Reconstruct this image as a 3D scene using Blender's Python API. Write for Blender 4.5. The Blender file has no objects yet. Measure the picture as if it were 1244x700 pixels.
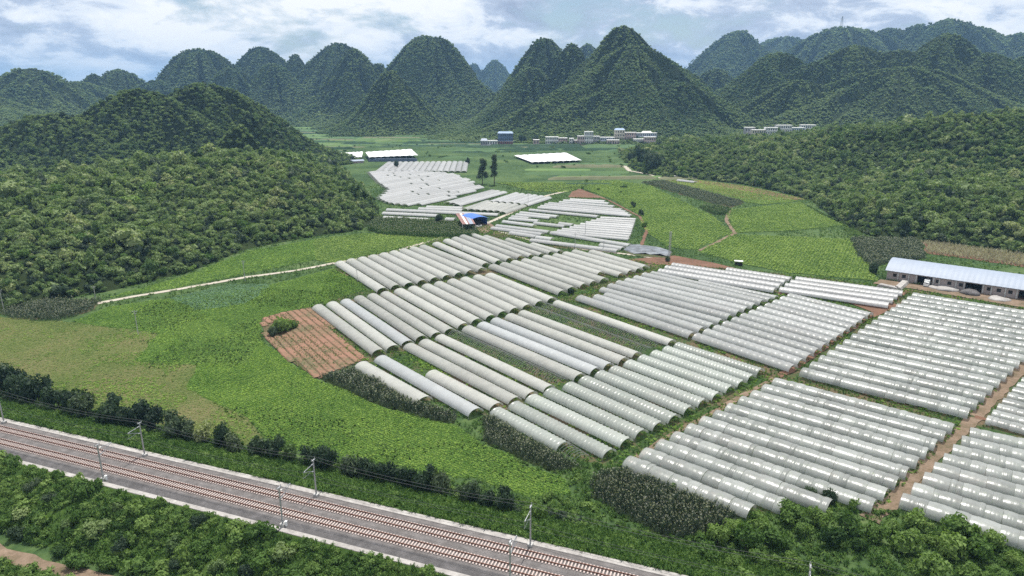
import bpy, bmesh, math, random
import numpy as np
from mathutils import Vector
R = math.radians
random.seed(7); rng = np.random.default_rng(7)
S = bpy.context.scene
COL = S.collection

# ------------------------------------------------------------------ camera, sky, sun
CH = 85.0; F = 829.0; HZ = 110.0
TH = math.atan((350 - HZ) / F)
cam_d = bpy.data.cameras.new('camera'); cam = bpy.data.objects.new('camera', cam_d); COL.objects.link(cam)
cam.location = (0, 0, CH); cam.rotation_euler = (R(90) - TH, 0, 0)
cam_d.sensor_width = 36; cam_d.lens = F / 1244 * 36; cam_d.clip_start = 1; cam_d.clip_end = 30000
S.camera = cam
SUN_EL, SUN_AZ = R(68), R(14)          # azimuth clockwise from +Y
W = bpy.data.worlds.new('World'); S.world = W; W.use_nodes = True
def build_world():
    nt = W.node_tree; n = nt.nodes; l = nt.links; n.clear()
    out = n.new('ShaderNodeOutputWorld')
    sky = n.new('ShaderNodeTexSky'); sky.sky_type = 'NISHITA'; sky.sun_disc = False
    sky.sun_elevation = SUN_EL; sky.sun_rotation = SUN_AZ; sky.air_density = 1.0; sky.dust_density = 0.6; sky.ozone_density = 1.5
    bg = n.new('ShaderNodeBackground'); bg.inputs[1].default_value = 0.085
    l.new(sky.outputs[0], bg.inputs[0])
    tc = n.new('ShaderNodeTexCoord'); sep = n.new('ShaderNodeSeparateXYZ'); l.new(tc.outputs['Generated'], sep.inputs[0])
    def m(op, a, b=None, c=None):
        q = n.new('ShaderNodeMath'); q.operation = op
        for i, v in enumerate((a, b, c)):
            if v is None: continue
            if isinstance(v, (int, float)): q.inputs[i].default_value = v
            else: l.new(v, q.inputs[i])
        return q.outputs[0]
    cb = n.new('ShaderNodeCombineXYZ'); l.new(sep.outputs[0], cb.inputs[0]); l.new(sep.outputs[1], cb.inputs[1]); l.new(m('MULTIPLY', sep.outputs[2], 2.6), cb.inputs[2])
    def noise(scale, det, rough, off, dist=0.0):
        mp = n.new('ShaderNodeVectorMath'); mp.operation = 'ADD'; mp.inputs[1].default_value = off; l.new(cb.outputs[0], mp.inputs[0])
        t = n.new('ShaderNodeTexNoise'); t.inputs['Scale'].default_value = scale; t.inputs['Detail'].default_value = det
        t.inputs['Roughness'].default_value = rough; t.inputs['Distortion'].default_value = dist
        l.new(mp.outputs[0], t.inputs['Vector']); return t.outputs[0]
    def ramp(v, stops):
        r = n.new('ShaderNodeValToRGB'); e = r.color_ramp.elements
        while len(e) < len(stops): e.new(0.5)
        for k, (p, c) in enumerate(stops): e[k].position = p; e[k].color = (*c, 1)
        l.new(v, r.inputs[0]); return r.outputs[0]
    nA = noise(4.2, 8, 0.60, (3.1, 7.7, 0), .25); nB = noise(9.0, 9, 0.62, (1.3, 2.2, 4.1), 0.35); nC = noise(2.2, 3, 0.5, (5.5, 1.0, 2))
    cover = m('ADD', m('MULTIPLY', nA, 0.7), m('MULTIPLY', nB, 0.3))
    mask = ramp(cover, [(0.38, (0, 0, 0)), (0.47, (1, 1, 1))])
    tone = m('ADD', m('MULTIPLY', nB, 0.5), m('MULTIPLY', nC, 0.55))
    ccol = ramp(tone, [(0.43, (0.36, 0.42, 0.55)), (0.485, (0.52, 0.59, 0.72)), (0.52, (0.84, 0.88, 0.94)), (0.57, (1.0, 1.0, 1.0))])
    bc = n.new('ShaderNodeBackground'); l.new(ccol, bc.inputs[0]); bc.inputs[1].default_value = 0.98
    mx = n.new('ShaderNodeMixShader'); l.new(mask, mx.inputs[0]); l.new(bg.outputs[0], mx.inputs[1]); l.new(bc.outputs[0], mx.inputs[2])
    l.new(mx.outputs[0], out.inputs[0])
build_world()
sd = bpy.data.lights.new('sun', 'SUN'); sd.energy = 4.7; sd.angle = R(0.53); sd.color = (1, 0.96, 0.9)
sun = bpy.data.objects.new('sun', sd); COL.objects.link(sun)
sv = Vector((math.sin(SUN_AZ) * math.cos(SUN_EL), math.cos(SUN_AZ) * math.cos(SUN_EL), math.sin(SUN_EL)))
sun.rotation_euler = sv.to_track_quat('Z', 'Y').to_euler(); sun.location = (0, 0, 500)
S.view_settings.view_transform = 'Standard'; S.view_settings.look = 'None'; S.view_settings.exposure = 0.22
S.cycles.use_denoising = False; S.cycles.max_bounces = 6; S.cycles.transparent_max_bounces = 8; S.cycles.volume_bounces = 0
S.cycles.diffuse_bounces = 3; S.cycles.glossy_bounces = 2; S.cycles.transmission_bounces = 2

# ------------------------------------------------------------------ projection helpers
def ray(px, py):
    x = (px - 622) / F; z = -(py - 350) / F; c, s = math.cos(TH), math.sin(TH)
    return x, c + z * s, -s + z * c
def at(px, py, z=0.0):
    a, b, d = ray(px, py); t = (z - CH) / d
    return Vector((a * t, b * t, z))
def atY(px, py, Y):
    a, b, d = ray(px, py); t = Y / b
    return Vector((a * t, Y, CH + d * t))
def in_view(P, mx=80, my=80):
    """keep points the photograph could plausibly see"""
    x, y, z = P[:, 0], P[:, 1], P[:, 2] - CH
    c, s = math.cos(TH), math.sin(TH)
    f = y * c - z * s; u = y * s + z * c
    f = np.maximum(f, 1)
    sx = 622 + F * x / f; sy = 350 - F * u / f
    return (y > 20) & (sx > -mx) & (sx < 1244 + mx) & (sy > -400) & (sy < 700 + my)

# railway frame: u along the line, o across it
RA = R(-20.2)
def rail(u, o, z=0.0):
    return Vector((math.cos(RA) * u - math.sin(RA) * o, math.sin(RA) * u + math.cos(RA) * o, z))
def rail_inv(x, y):
    return math.cos(RA) * x + math.sin(RA) * y, -math.sin(RA) * x + math.cos(RA) * y
RZ = 6.0
def bank_z(x, y):
    o = -math.sin(RA) * x + math.cos(RA) * y
    zf = np.interp(o, [40, 75.5, 87.6, 88.4, 101.4, 102.2, 116, 120], [0, 0.05, RZ - .3, RZ - .02, RZ - .02, RZ - .3, 0.1, 0])
    return zf
def at_g(px, py, dz=0.0):
    z = 0.0
    for _ in range(14):
        p = at(px, py, z + dz); z = 0.5 * z + 0.5 * float(bank_z(p.x, p.y))
    return Vector((p.x, p.y, z))

# ------------------------------------------------------------------ numpy value noise
_tab = np.random.default_rng(3).random((256, 256))
def vnoise(x, y):
    xi = np.floor(x).astype(int); yi = np.floor(y).astype(int); fx = x - xi; fy = y - yi
    fx = fx * fx * (3 - 2 * fx); fy = fy * fy * (3 - 2 * fy)
    g = lambda a, b: _tab[a & 255, b & 255]
    return (g(xi, yi) * (1 - fx) + g(xi + 1, yi) * fx) * (1 - fy) + (g(xi, yi + 1) * (1 - fx) + g(xi + 1, yi + 1) * fx) * fy
def fbm(x, y, o=4):
    s = 0; a = .5; t = 0
    for k in range(o):
        s = s + a * vnoise(x * 2 ** k + 17.3 * k, y * 2 ** k + 5.1 * k); t += a; a *= .5
    return s / t
def in_poly(x, y, poly):
    ins = np.zeros(x.shape, bool); n = len(poly)
    for i in range(n):
        x1, y1 = poly[i][0], poly[i][1]; x2, y2 = poly[(i + 1) % n][0], poly[(i + 1) % n][1]
        c = ((y1 > y) != (y2 > y)) & (x < (x2 - x1) * (y - y1) / (y2 - y1 + 1e-12) + x1)
        ins ^= c
    return ins
def dist_poly(x, y, poly):
    d = np.full(x.shape, 1e9); n = len(poly)
    for i in range(n):
        x1, y1 = poly[i][0], poly[i][1]; x2, y2 = poly[(i + 1) % n][0], poly[(i + 1) % n][1]
        L2 = (x2 - x1) ** 2 + (y2 - y1) ** 2 + 1e-9
        t = np.clip(((x - x1) * (x2 - x1) + (y - y1) * (y2 - y1)) / L2, 0, 1)
        d = np.minimum(d, np.hypot(x - x1 - t * (x2 - x1), y - y1 - t * (y2 - y1)))
    return d

# ------------------------------------------------------------------ materials
MATS = {}
def newmat(name):
    m = bpy.data.materials.new(name); m.use_nodes = True; MATS[name] = m
    return m, m.node_tree.nodes, m.node_tree.links, m.node_tree.nodes['Principled BSDF']
def tex(n, l, vec, scale, det=4, rough=.55, dist=0):
    t = n.new('ShaderNodeTexNoise'); t.inputs['Scale'].default_value = scale; t.inputs['Detail'].default_value = det
    t.inputs['Roughness'].default_value = rough; t.inputs['Distortion'].default_value = dist
    if vec is not None: l.new(vec, t.inputs['Vector'])
    return t.outputs[0]
def ramp(n, l, v, stops):
    r = n.new('ShaderNodeValToRGB'); e = r.color_ramp.elements
    while len(e) < len(stops): e.new(0.5)
    for k, (p, c) in enumerate(stops): e[k].position = p; e[k].color = (*c, 1)
    l.new(v, r.inputs[0]); return r.outputs[0]
def mixc(n, l, fac, a, b, mode='MIX'):
    q = n.new('ShaderNodeMix'); q.data_type = 'RGBA'; q.blend_type = mode
    for s_, v in ((q.inputs[0], fac), (q.inputs[6], a), (q.inputs[7], b)):
        if isinstance(v, (int, float)): s_.default_value = v
        elif isinstance(v, tuple): s_.default_value = (*v, 1)
        else: l.new(v, s_)
    return q.outputs[2]
def math_(n, l, op, a, b=None):
    q = n.new('ShaderNodeMath'); q.operation = op
    for i, v in enumerate((a, b)):
        if v is None: continue
        if isinstance(v, (int, float)): q.inputs[i].default_value = v
        else: l.new(v, q.inputs[i])
    return q.outputs[0]
def plain(name, col, rough=.7, metal=0, var=.25, scale=1.2, spec=.4):
    if name in MATS: return MATS[name]
    m, n, l, b = newmat(name); tc = n.new('ShaderNodeTexCoord')
    f = tex(n, l, tc.outputs['Object'], scale, 6, .6)
    lo = tuple(c * (1 - var) for c in col); hi = tuple(min(1, c * (1 + var)) for c in col)
    l.new(ramp(n, l, f, [(.3, lo), (.7, hi)]), b.inputs['Base Color'])
    b.inputs['Roughness'].default_value = rough; b.inputs['Metallic'].default_value = metal; b.inputs['Specular IOR Level'].default_value = spec
    return m
def ground_mat(name, stops, sc=(0.03, .6), bump=.3, extra=None):
    """stops blend a broad noise with a fine one"""
    m, n, l, b = newmat(name); g = n.new('ShaderNodeNewGeometry'); p = g.outputs['Position']
    a = tex(n, l, p, sc[0], 5, .6, .4); c = tex(n, l, p, sc[1], 6, .7)
    v = math_(n, l, 'ADD', math_(n, l, 'MULTIPLY', a, .55), math_(n, l, 'MULTIPLY', c, .45))
    l.new(ramp(n, l, v, stops), b.inputs['Base Color'])
    b.inputs['Roughness'].default_value = .95; b.inputs['Specular IOR Level'].default_value = .1
    bp = n.new('ShaderNodeBump'); bp.inputs['Strength'].default_value = bump; bp.inputs['Distance'].default_value = .4
    l.new(c, bp.inputs['Height']); l.new(bp.outputs[0], b.inputs['Normal'])
    return m
def leaf_mat(name, dark, mid, light, patch=.01, trans=.25, rough=.6, pw=.5, spec=.12, hue=None, rw=.42):
    """colour varies from plant to plant and in broad patches over the land"""
    m, n, l, b = newmat(name); oi = n.new('ShaderNodeObjectInfo'); g = n.new('ShaderNodeNewGeometry')
    pn = tex(n, l, oi.outputs['Location'], patch, 3, .6)
    fine = tex(n, l, g.outputs['Position'], .9, 3, .6)
    r = math_(n, l, 'ADD', math_(n, l, 'MULTIPLY', oi.outputs['Random'], rw),
              math_(n, l, 'ADD', math_(n, l, 'MULTIPLY', math_(n, l, 'SUBTRACT', pn, .2), pw), math_(n, l, 'MULTIPLY', math_(n, l, 'SUBTRACT', fine, .5), .4)))
    stops = [(.12, dark), (.42, mid), (.78, light)]
    if hue: stops.append((.95, hue))
    col = ramp(n, l, r, stops)
    l.new(col, b.inputs['Base Color']); b.inputs['Roughness'].default_value = rough; b.inputs['Specular IOR Level'].default_value = spec
    t = n.new('ShaderNodeBsdfTranslucent'); l.new(mixc(n, l, 1.0, col, (1.5, 1.7, .7), 'MULTIPLY'), t.inputs[0])
    mx = n.new('ShaderNodeMixShader'); mx.inputs[0].default_value = trans
    out = n['Material Output']; l.new(b.outputs[0], mx.inputs[1]); l.new(t.outputs[0], mx.inputs[2]); l.new(mx.outputs[0], out.inputs[0])
    return m
def film_mat(name, col, alpha=.8, rough=.3, grime=.12):
    col = tuple(c * .88 for c in col); m, n, l, b = newmat(name); oi = n.new('ShaderNodeObjectInfo'); tc = n.new('ShaderNodeTexCoord'); g = n.new('ShaderNodeNewGeometry')
    f = tex(n, l, g.outputs['Position'], .45, 5, .65); f2 = tex(n, l, g.outputs['Position'], .06, 2, .5)
    v = math_(n, l, 'ADD', math_(n, l, 'MULTIPLY', f, .5), math_(n, l, 'ADD', math_(n, l, 'MULTIPLY', oi.outputs['Random'], .3), math_(n, l, 'MULTIPLY', f2, .3)))
    lo = tuple(c * (1 - grime * 2.0) for c in col); hi = tuple(min(.95, c * (1 + grime)) for c in col)
    l.new(ramp(n, l, v, [(.3, lo), (.75, hi)]), b.inputs['Base Color'])
    b.inputs['Roughness'].default_value = rough; b.inputs['Specular IOR Level'].default_value = .5
    bp = n.new('ShaderNodeBump'); bp.inputs['Strength'].default_value = .35; bp.inputs['Distance'].default_value = .12
    l.new(tex(n, l, g.outputs['Position'], 1.7, 3, .6), bp.inputs['Height']); l.new(bp.outputs[0], b.inputs['Normal'])
    tl = n.new('ShaderNodeBsdfTranslucent'); tl.inputs[0].default_value = (*[c * .8 for c in col], 1)
    m1 = n.new('ShaderNodeMixShader'); m1.inputs[0].default_value = .25; l.new(b.outputs[0], m1.inputs[1]); l.new(tl.outputs[0], m1.inputs[2])
    tr = n.new('ShaderNodeBsdfTransparent'); m2 = n.new('ShaderNodeMixShader'); m2.inputs[0].default_value = alpha
    l.new(tr.outputs[0], m2.inputs[1]); l.new(m1.outputs[0], m2.inputs[2]); l.new(m2.outputs[0], n['Material Output'].inputs[0])
    return m

M_ground = ground_mat('valley_green', [(.34, (.020, .040, .014)), (.46, (.042, .078, .026)), (.55, (.075, .12, .040)), (.68, (.12, .15, .06))], (.018, .3))
M_soil = ground_mat('weedy_soil', [(.30, (.02, .045, .014)), (.47, (.04, .075, .022)), (.56, (.11, .085, .05)), (.72, (.20, .13, .085))], (.07, .9))
M_path = ground_mat('dirt_path', [(.3, (.07, .075, .035)), (.48, (.17, .125, .085)), (.7, (.30, .22, .165))], (.2, 1.5))
M_red = ground_mat('red_soil', [(.3, (.09, .11, .05)), (.43, (.15, .12, .07)), (.50, (.23, .135, .09)), (.7, (.30, .165, .12))], (.07, .8))
M_furrow = ground_mat('furrow_weeds', [(.3, (.05, .06, .025)), (.5, (.10, .085, .045)), (.7, (.17, .10, .07))], (.1, .9))
M_brown = ground_mat('brown_soil', [(.3, (.08, .055, .035)), (.5, (.16, .09, .06)), (.7, (.22, .13, .09))], (.1, .9))
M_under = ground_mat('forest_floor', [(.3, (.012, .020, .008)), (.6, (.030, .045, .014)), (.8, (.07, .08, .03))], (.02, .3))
M_bankg = ground_mat('bank_grass', [(.3, (.015, .035, .01)), (.5, (.045, .085, .018)), (.75, (.10, .15, .035))], (.08, .8))
M_ballast = ground_mat('ballast', [(.3, (.11, .10, .096)), (.5, (.20, .184, .176)), (.7, (.32, .295, .285))], (.5, 7), .9)
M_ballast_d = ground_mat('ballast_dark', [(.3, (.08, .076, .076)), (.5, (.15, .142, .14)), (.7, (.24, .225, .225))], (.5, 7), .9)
M_strip = ground_mat('concrete_strip', [(.3, (.17, .16, .15)), (.48, (.34, .32, .30)), (.7, (.50, .48, .45))], (.3, 1.6))
M_road = ground_mat('farm_road', [(.3, (.25, .22, .17)), (.5, (.42, .38, .31)), (.7, (.5, .46, .40))], (.2, 1.2))
M_field_y = ground_mat('thin_crop_soil', [(.33, (.05, .08, .02)), (.48, (.09, .11, .035)), (.60, (.14, .125, .06)), (.75, (.18, .14, .08))], (.05, .7))
L_hill = leaf_mat('hill_leaves', (.030, .058, .022), (.100, .155, .056), (.215, .275, .115), .014, pw=1.2, rw=.55, hue=(.28, .31, .15))
L_hillfar = leaf_mat('far_hill_leaves', (.024, .056, .022), (.082, .140, .048), (.17, .23, .085), .006, pw=1.7, rw=.4)
L_hedge = leaf_mat('hedge_leaves', (.016, .034, .018), (.040, .070, .034), (.10, .13, .07), .1, spec=.25, rw=.5)
L_bush = leaf_mat('bush_leaves', (.026, .058, .016), (.080, .145, .034), (.17, .25, .07), .05, pw=.9, rw=.55)
L_bean = leaf_mat('bean_leaves', (.065, .140, .026), (.150, .270, .050), (.28, .40, .085), .035, pw=1.0, rw=.5)
L_yel = leaf_mat('yellow_green_leaves', (.07, .13, .03), (.16, .23, .06), (.29, .33, .12), .03, pw=.9, rw=.6)
L_tob = leaf_mat('right_crop_leaves', (.10, .18, .045), (.22, .32, .085), (.35, .44, .14), .02, pw=.9, rw=.5)
L_blue = leaf_mat('cabbage_leaves', (.10, .19, .12), (.18, .29, .18), (.28, .40, .27), .05)
L_maize = leaf_mat('maize_leaves', (.040, .062, .040), (.080, .108, .072), (.15, .18, .13), .05, spec=.2, rw=.5)
L_tassel = leaf_mat('tassels', (.26, .26, .22), (.42, .41, .36), (.58, .57, .52), .05)
L_maizeg = leaf_mat('green_maize_leaves', (.035, .080, .022), (.070, .135, .035), (.12, .19, .06), .04)
L_dry = leaf_mat('dry_maize_leaves', (.24, .22, .16), (.40, .37, .28), (.58, .55, .45), .05)
L_grass = leaf_mat('grass_blades', (.035, .08, .018), (.085, .16, .036), (.17, .26, .07), .05, rw=.55)
F_warm = film_mat('film_warm', (.61, .61, .56), .84, .38, .15)
F_green = film_mat('film_greenish', (.56, .595, .545), .80, .30, .15)
F_silver = film_mat('film_silver', (.50, .518, .49), .74, .28, .18)
F_pale = film_mat('film_pale', (.575, .585, .57), .80, .30, .16)
F_white = film_mat('film_white', (.60, .60, .59), .88, .38)
F_blue = film_mat('film_bluish', (.60, .62, .62), .86, .36)
M_hoop = plain('hoop_steel', (.16, .15, .14), .5, .4)
M_hoopl = plain('hoop_bright', (.50, .50, .48), .4, .5)
M_trunk = plain('bark', (.10, .075, .05), .9, var=.4, scale=3)
M_conc = plain('concrete', (.42, .41, .39), .85)
M_steel = plain('galvanised_steel', (.42, .43, .44), .45, .6)
M_rust = plain('rusty_rail', (.16, .07, .045), .55, .5, .4, 3)
M_sleeper = plain('sleeper_concrete', (.46, .38, .345), .85, var=.2, scale=3)
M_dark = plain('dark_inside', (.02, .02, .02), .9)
M_glass = plain('window_glass', (.05, .06, .08), .15, 0, .2, 1, .6)
M_white = plain('white_paint', (.78, .78, .76), .6, var=.06)
M_brickw = plain('grey_brick_wall', (.33, .28, .26), .9, var=.15, scale=2.5)
M_metalroof = plain('pale_metal_roof', (.27, .315, .385), .55, .0, .06, .3)
M_blue = plain('blue_metal_sheet', (.06, .17, .52), .4, .1, .12)
M_redsheet = plain('rusty_red_sheet', (.25, .13, .11), .7, var=.5, scale=.9)
M_wire = plain('wire', (.12, .12, .12), .5, .5)
M_ceram = plain('insulator', (.75, .74, .70), .4)
M_tarp = plain('grey_plastic_sheet', (.13, .145, .16), .5, var=.7, scale=.25)

# ------------------------------------------------------------------ mesh builder
class MB:
    def __init__(s): s.v = []; s.f = []; s.mi = []
    def add(s, v, f, mi=0):
        o = len(s.v); s.v += [tuple(p) for p in v]; s.f += [tuple(i + o for i in q) for q in f]; s.mi += [mi] * len(f); return s
    def box(s, c, d, rz=0, mi=0):
        x, y, z = d[0] / 2, d[1] / 2, d[2] / 2; cr, sr = math.cos(rz), math.sin(rz)
        v = [(c[0] + a * x * cr - b * y * sr, c[1] + a * x * sr + b * y * cr, c[2] + e * z) for a in (-1, 1) for b in (-1, 1) for e in (-1, 1)]
        return s.add(v, [(0, 1, 3, 2), (4, 6, 7, 5), (0, 4, 5, 1), (2, 3, 7, 6), (0, 2, 6, 4), (1, 5, 7, 3)], mi)
    def tube(s, pts, r, n=6, r2=None, mi=0, cap=True):
        pts = [Vector(p) for p in pts]; rings = []; m = len(pts)
        for i, p in enumerate(pts):
            d = (pts[min(i + 1, m - 1)] - pts[max(i - 1, 0)]).normalized()
            a = d.cross(Vector((0, 0, 1)));
            if a.length < .05: a = d.cross(Vector((1, 0, 0)))
            a.normalize(); b = d.cross(a); rr = r if r2 is None else r + (r2 - r) * i / (m - 1)
            rings.append([p + a * rr * math.cos(t) + b * rr * math.sin(t) for t in [k * 2 * math.pi / n for k in range(n)]])
        v = [q for ring in rings for q in ring]; f = []
        for i in range(m - 1):
            for k in range(n):
                f.append((i * n + k, i * n + (k + 1) % n, (i + 1) * n + (k + 1) % n, (i + 1) * n + k))
        if cap: f.append(tuple(range(n))[::-1]); f.append(tuple((m - 1) * n + k for k in range(n)))
        return s.add(v, f, mi)
    def mesh(s, name, mats, smooth=False):
        me = bpy.data.meshes.new(name); me.from_pydata(s.v, [], s.f)
        for m in (mats if isinstance(mats, (list, tuple)) else [mats]): me.materials.append(m)
        if any(s.mi): me.polygons.foreach_set('material_index', s.mi)
        if smooth: me.polygons.foreach_set('use_smooth', [True] * len(me.polygons))
        me.update(); return me
    def build(s, name, mats, parent=None, smooth=False):
        return link(name, s.mesh(name, mats, smooth), parent)
def link(name, me, parent=None, loc=None, rz=None, scale=None):
    o = bpy.data.objects.new(name, me); COL.objects.link(o)
    if parent is not None: o.parent = parent
    if loc is not None: o.location = loc
    if rz is not None: o.rotation_euler = (0, 0, rz)
    if scale is not None: o.scale = scale
    return o
def tag(o, label=None, cat=None, group=None, kind=None):
    if label: o['label'] = label
    if cat: o['category'] = cat
    if group: o['group'] = group
    if kind: o['kind'] = kind
    return o
def empty(name, loc=(0, 0, 0), rz=0):
    o = bpy.data.objects.new(name, None); COL.objects.link(o); o.location = loc; o.rotation_euler = (0, 0, rz); return o
def copy_tree(o, parent=None):
    c = o.copy(); COL.objects.link(c); c.parent = parent
    for ch in o.children: copy_tree(ch, c)
    return c
ORD = ['first', 'second', 'third', 'fourth', 'fifth', 'sixth', 'seventh', 'eighth', 'ninth', 'tenth', 'eleventh', 'twelfth', 'thirteenth', 'fourteenth', 'fifteenth', 'sixteenth', 'seventeenth', 'eighteenth', 'nineteenth', 'twentieth', 'twenty-first', 'twenty-second', 'twenty-third', 'twenty-fourth', 'twenty-fifth', 'twenty-sixth', 'twenty-seventh', 'twenty-eighth', 'twenty-ninth', 'thirtieth', 'thirty-first', 'thirty-second', 'thirty-third', 'thirty-fourth', 'thirty-fifth', 'thirty-sixth', 'thirty-seventh', 'thirty-eighth', 'thirty-ninth', 'fortieth', 'forty-first', 'forty-second', 'forty-third', 'forty-fourth', 'forty-fifth']
# ------------------------------------------------------------------ plants to be scattered
def cards(mb, n, blobs, size, up=.35, aspect=1.0, seed=0, mi=0):
    """leaf-sized faces spread over the skin and inside of several lobes"""
    g = np.random.default_rng(seed)
    vol = np.array([b[3] ** 2 for b in blobs]); ks = g.choice(len(blobs), n, p=vol / vol.sum())
    for k in ks:
        cx, cy, cz, r, fz = blobs[k]
        d = g.normal(size=3); d[2] = d[2] + up; d /= np.linalg.norm(d) + 1e-9
        rr = r * (0.72 + .36 * g.random()); c = np.array([cx, cy, cz]) + d * [rr, rr, rr * fz]
        if c[2] < 0.02: c[2] = .02 + .1 * g.random()
        nrm = d * .8 + g.normal(size=3) * .55 + [0, 0, .35]; nrm /= np.linalg.norm(nrm)
        a = np.cross(nrm, g.normal(size=3)); a /= np.linalg.norm(a) + 1e-9; b = np.cross(nrm, a)
        s_ = size * (.6 + .8 * g.random()); a = a * s_ * aspect; b = b * s_ * .62
        mb.add([c - a * .5 - b * .25, c - b * .5 + nrm * s_ * .12, c + a * .5 - b * .1, c + b * .5 + nrm * s_ * .1], [(0, 1, 2, 3)], mi)
ICO = None
def ico(sub=1):
    bm = bmesh.new(); bmesh.ops.create_icosphere(bm, subdivisions=sub, radius=1)
    v = np.array([q.co[:] for q in bm.verts]); f = [tuple(x.index for x in q.verts) for q in bm.faces]; bm.free(); return v, f
ICO1, ICO2 = ico(1), ico(2)
def lump(mb, blob, seed, k=.75, ic=ICO1, jit=.22):
    g = np.random.default_rng(seed); v, f = ic; cx, cy, cz, r, fz = blob
    s_ = k * r * (1 + jit * g.normal(size=(len(v), 1)))
    w = v * s_ * [1, 1, fz] + [cx, cy, cz]; w[:, 2] = np.maximum(w[:, 2], 0.0)
    mb.add(w.tolist(), f)
LIB = {}
def lib(kind, meshes):
    c = bpy.data.collections.new('plants_' + kind)
    for k, me in enumerate(meshes):
        o = bpy.data.objects.new(kind + '_plant', me); c.objects.link(o)
    LIB[kind] = (c, len(meshes))
def crown_blobs(seed, n, spread=.55, r=(.35, .55), flat=.85, h=.95):
    g = np.random.default_rng(seed); B = [(0, 0, .5 * h, .55, flat)]
    for k in range(n):
        a = g.random() * 6.283; d = spread * (.5 + .6 * g.random())
        B.append((math.cos(a) * d, math.sin(a) * d, h * (.25 + .62 * g.random()), r[0] + (r[1] - r[0]) * g.random(), flat))
    return B
def mk_crown(seed, nblob, ncard, size, mat, core=.8, ic=ICO1, **kw):
    mb = MB(); B = crown_blobs(seed, nblob, **kw)
    for j, b in enumerate(B): lump(mb, b, seed * 31 + j, core, ic)
    cards(mb, ncard, B, size, seed=seed)
    return mb.mesh('crown', mat)
def lib_far():
    lib('far_tree', [mk_crown(40 + i, 2, 22, .42, L_hillfar, .9) for i in range(5)])
    lib('hill_tree', [mk_crown(60 + i, 3 + i % 4, 150, .24 + .05 * (i % 4), [L_hill, L_hill, L_hillfar, L_hill, L_hedge, L_bush, L_hillfar, L_hill, L_hedge, L_hillfar][i], .78, h=.8 + .15 * (i % 4), spread=.45 + .1 * (i % 3)) for i in range(10)])
    lib('mid_tree', [mk_crown(60 + i, 4, 130, .30, L_hillfar if i % 6 else L_hedge, .8) for i in range(6)])
    lib('bush', [mk_crown(80 + i, 4, 150, .26, L_bush, .7, flat=.7, h=.8) for i in range(6)])
lib_far()
def blade_plant(seed, n, h, spread, w, mat, tassel=False, droop=.5, seg=2):
    g = np.random.default_rng(seed); mb = MB()
    for k in range(n):
        a = g.random() * 6.283; r0 = .12 * spread * g.random(); z0 = h * (.1 + .6 * g.random()) if tassel else 0.02
        L = spread * (.6 + .5 * g.random()); hh = h * (.75 + .3 * g.random()) if not tassel else z0 + .35 * h
        dx, dy = math.cos(a), math.sin(a); nx, ny = -dy * w / 2, dx * w / 2
        p0 = (dx * r0, dy * r0, z0); p1 = (dx * L * .5, dy * L * .5, hh); p2 = (dx * L, dy * L, hh - droop * h * (.4 + .6 * g.random()))
        v = [(p0[0] - nx * .6, p0[1] - ny * .6, p0[2]), (p0[0] + nx * .6, p0[1] + ny * .6, p0[2]), (p1[0] + nx, p1[1] + ny, p1[2]), (p1[0] - nx, p1[1] - ny, p1[2]), (p2[0], p2[1], max(.01, p2[2]))]
        mb.add(v, [(0, 1, 2, 3), (3, 2, 4)])
    if tassel:
        for k in range(5):
            a = g.random() * 6.283; mb.add([(0, 0, h * .96), (.09, .05, h), (.26 * math.cos(a), .26 * math.sin(a), h * (1.0 + .2 * g.random()))], [(0, 1, 2)], 1)
    return mb.mesh('plant', [mat, L_dry if mat is L_dry else L_tassel])
def low_plant(seed, n, mat, size=.42):
    mb = MB(); B = [(0, 0, .15, .42, .7), (.25, .1, .12, .3, .7), (-.2, -.15, .14, .32, .7)]
    cards(mb, n, B, size, up=.9, seed=seed); return mb.mesh('plant', mat)
def bumpy_clump(seed, n, mat, size, h=.5):
    """a patch of several low plants grown together"""
    g = np.random.default_rng(seed); mb = MB(); B = []
    for k in range(5): B.append((g.uniform(-.5, .5), g.uniform(-.5, .5), h * .35 * g.uniform(.6, 1.2), g.uniform(.25, .4), .8 * h / .5))
    cards(mb, n, B, size, up=.9, seed=seed); return mb.mesh('plant', mat)
def lib_near():
    lib('bean', [bumpy_clump(100 + i, 34, L_bean, .34) for i in range(5)])
    lib('thin', [bumpy_clump(110 + i, 20, L_yel, .30) for i in range(5)])
    lib('tall_leaf', [bumpy_clump(120 + i, 34, L_tob, .42, .6) for i in range(5)])
    lib('cabbage', [bumpy_clump(130 + i, 26, L_blue, .42) for i in range(4)])
    lib('maize', [blade_plant(140 + i, 11, 2.1, .75, .13, L_maize, True) for i in range(5)])
    lib('maize_green', [blade_plant(150 + i, 11, 2.0, .8, .16, L_maizeg, True) for i in range(4)])
    lib('maize_dry', [blade_plant(160 + i, 8, 1.9, .7, .15, L_dry, True) for i in range(4)])
    lib('tuft', [blade_plant(170 + i, 12, .6, .5, .07, L_grass, False) for i in range(5)])
lib_near()

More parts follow.
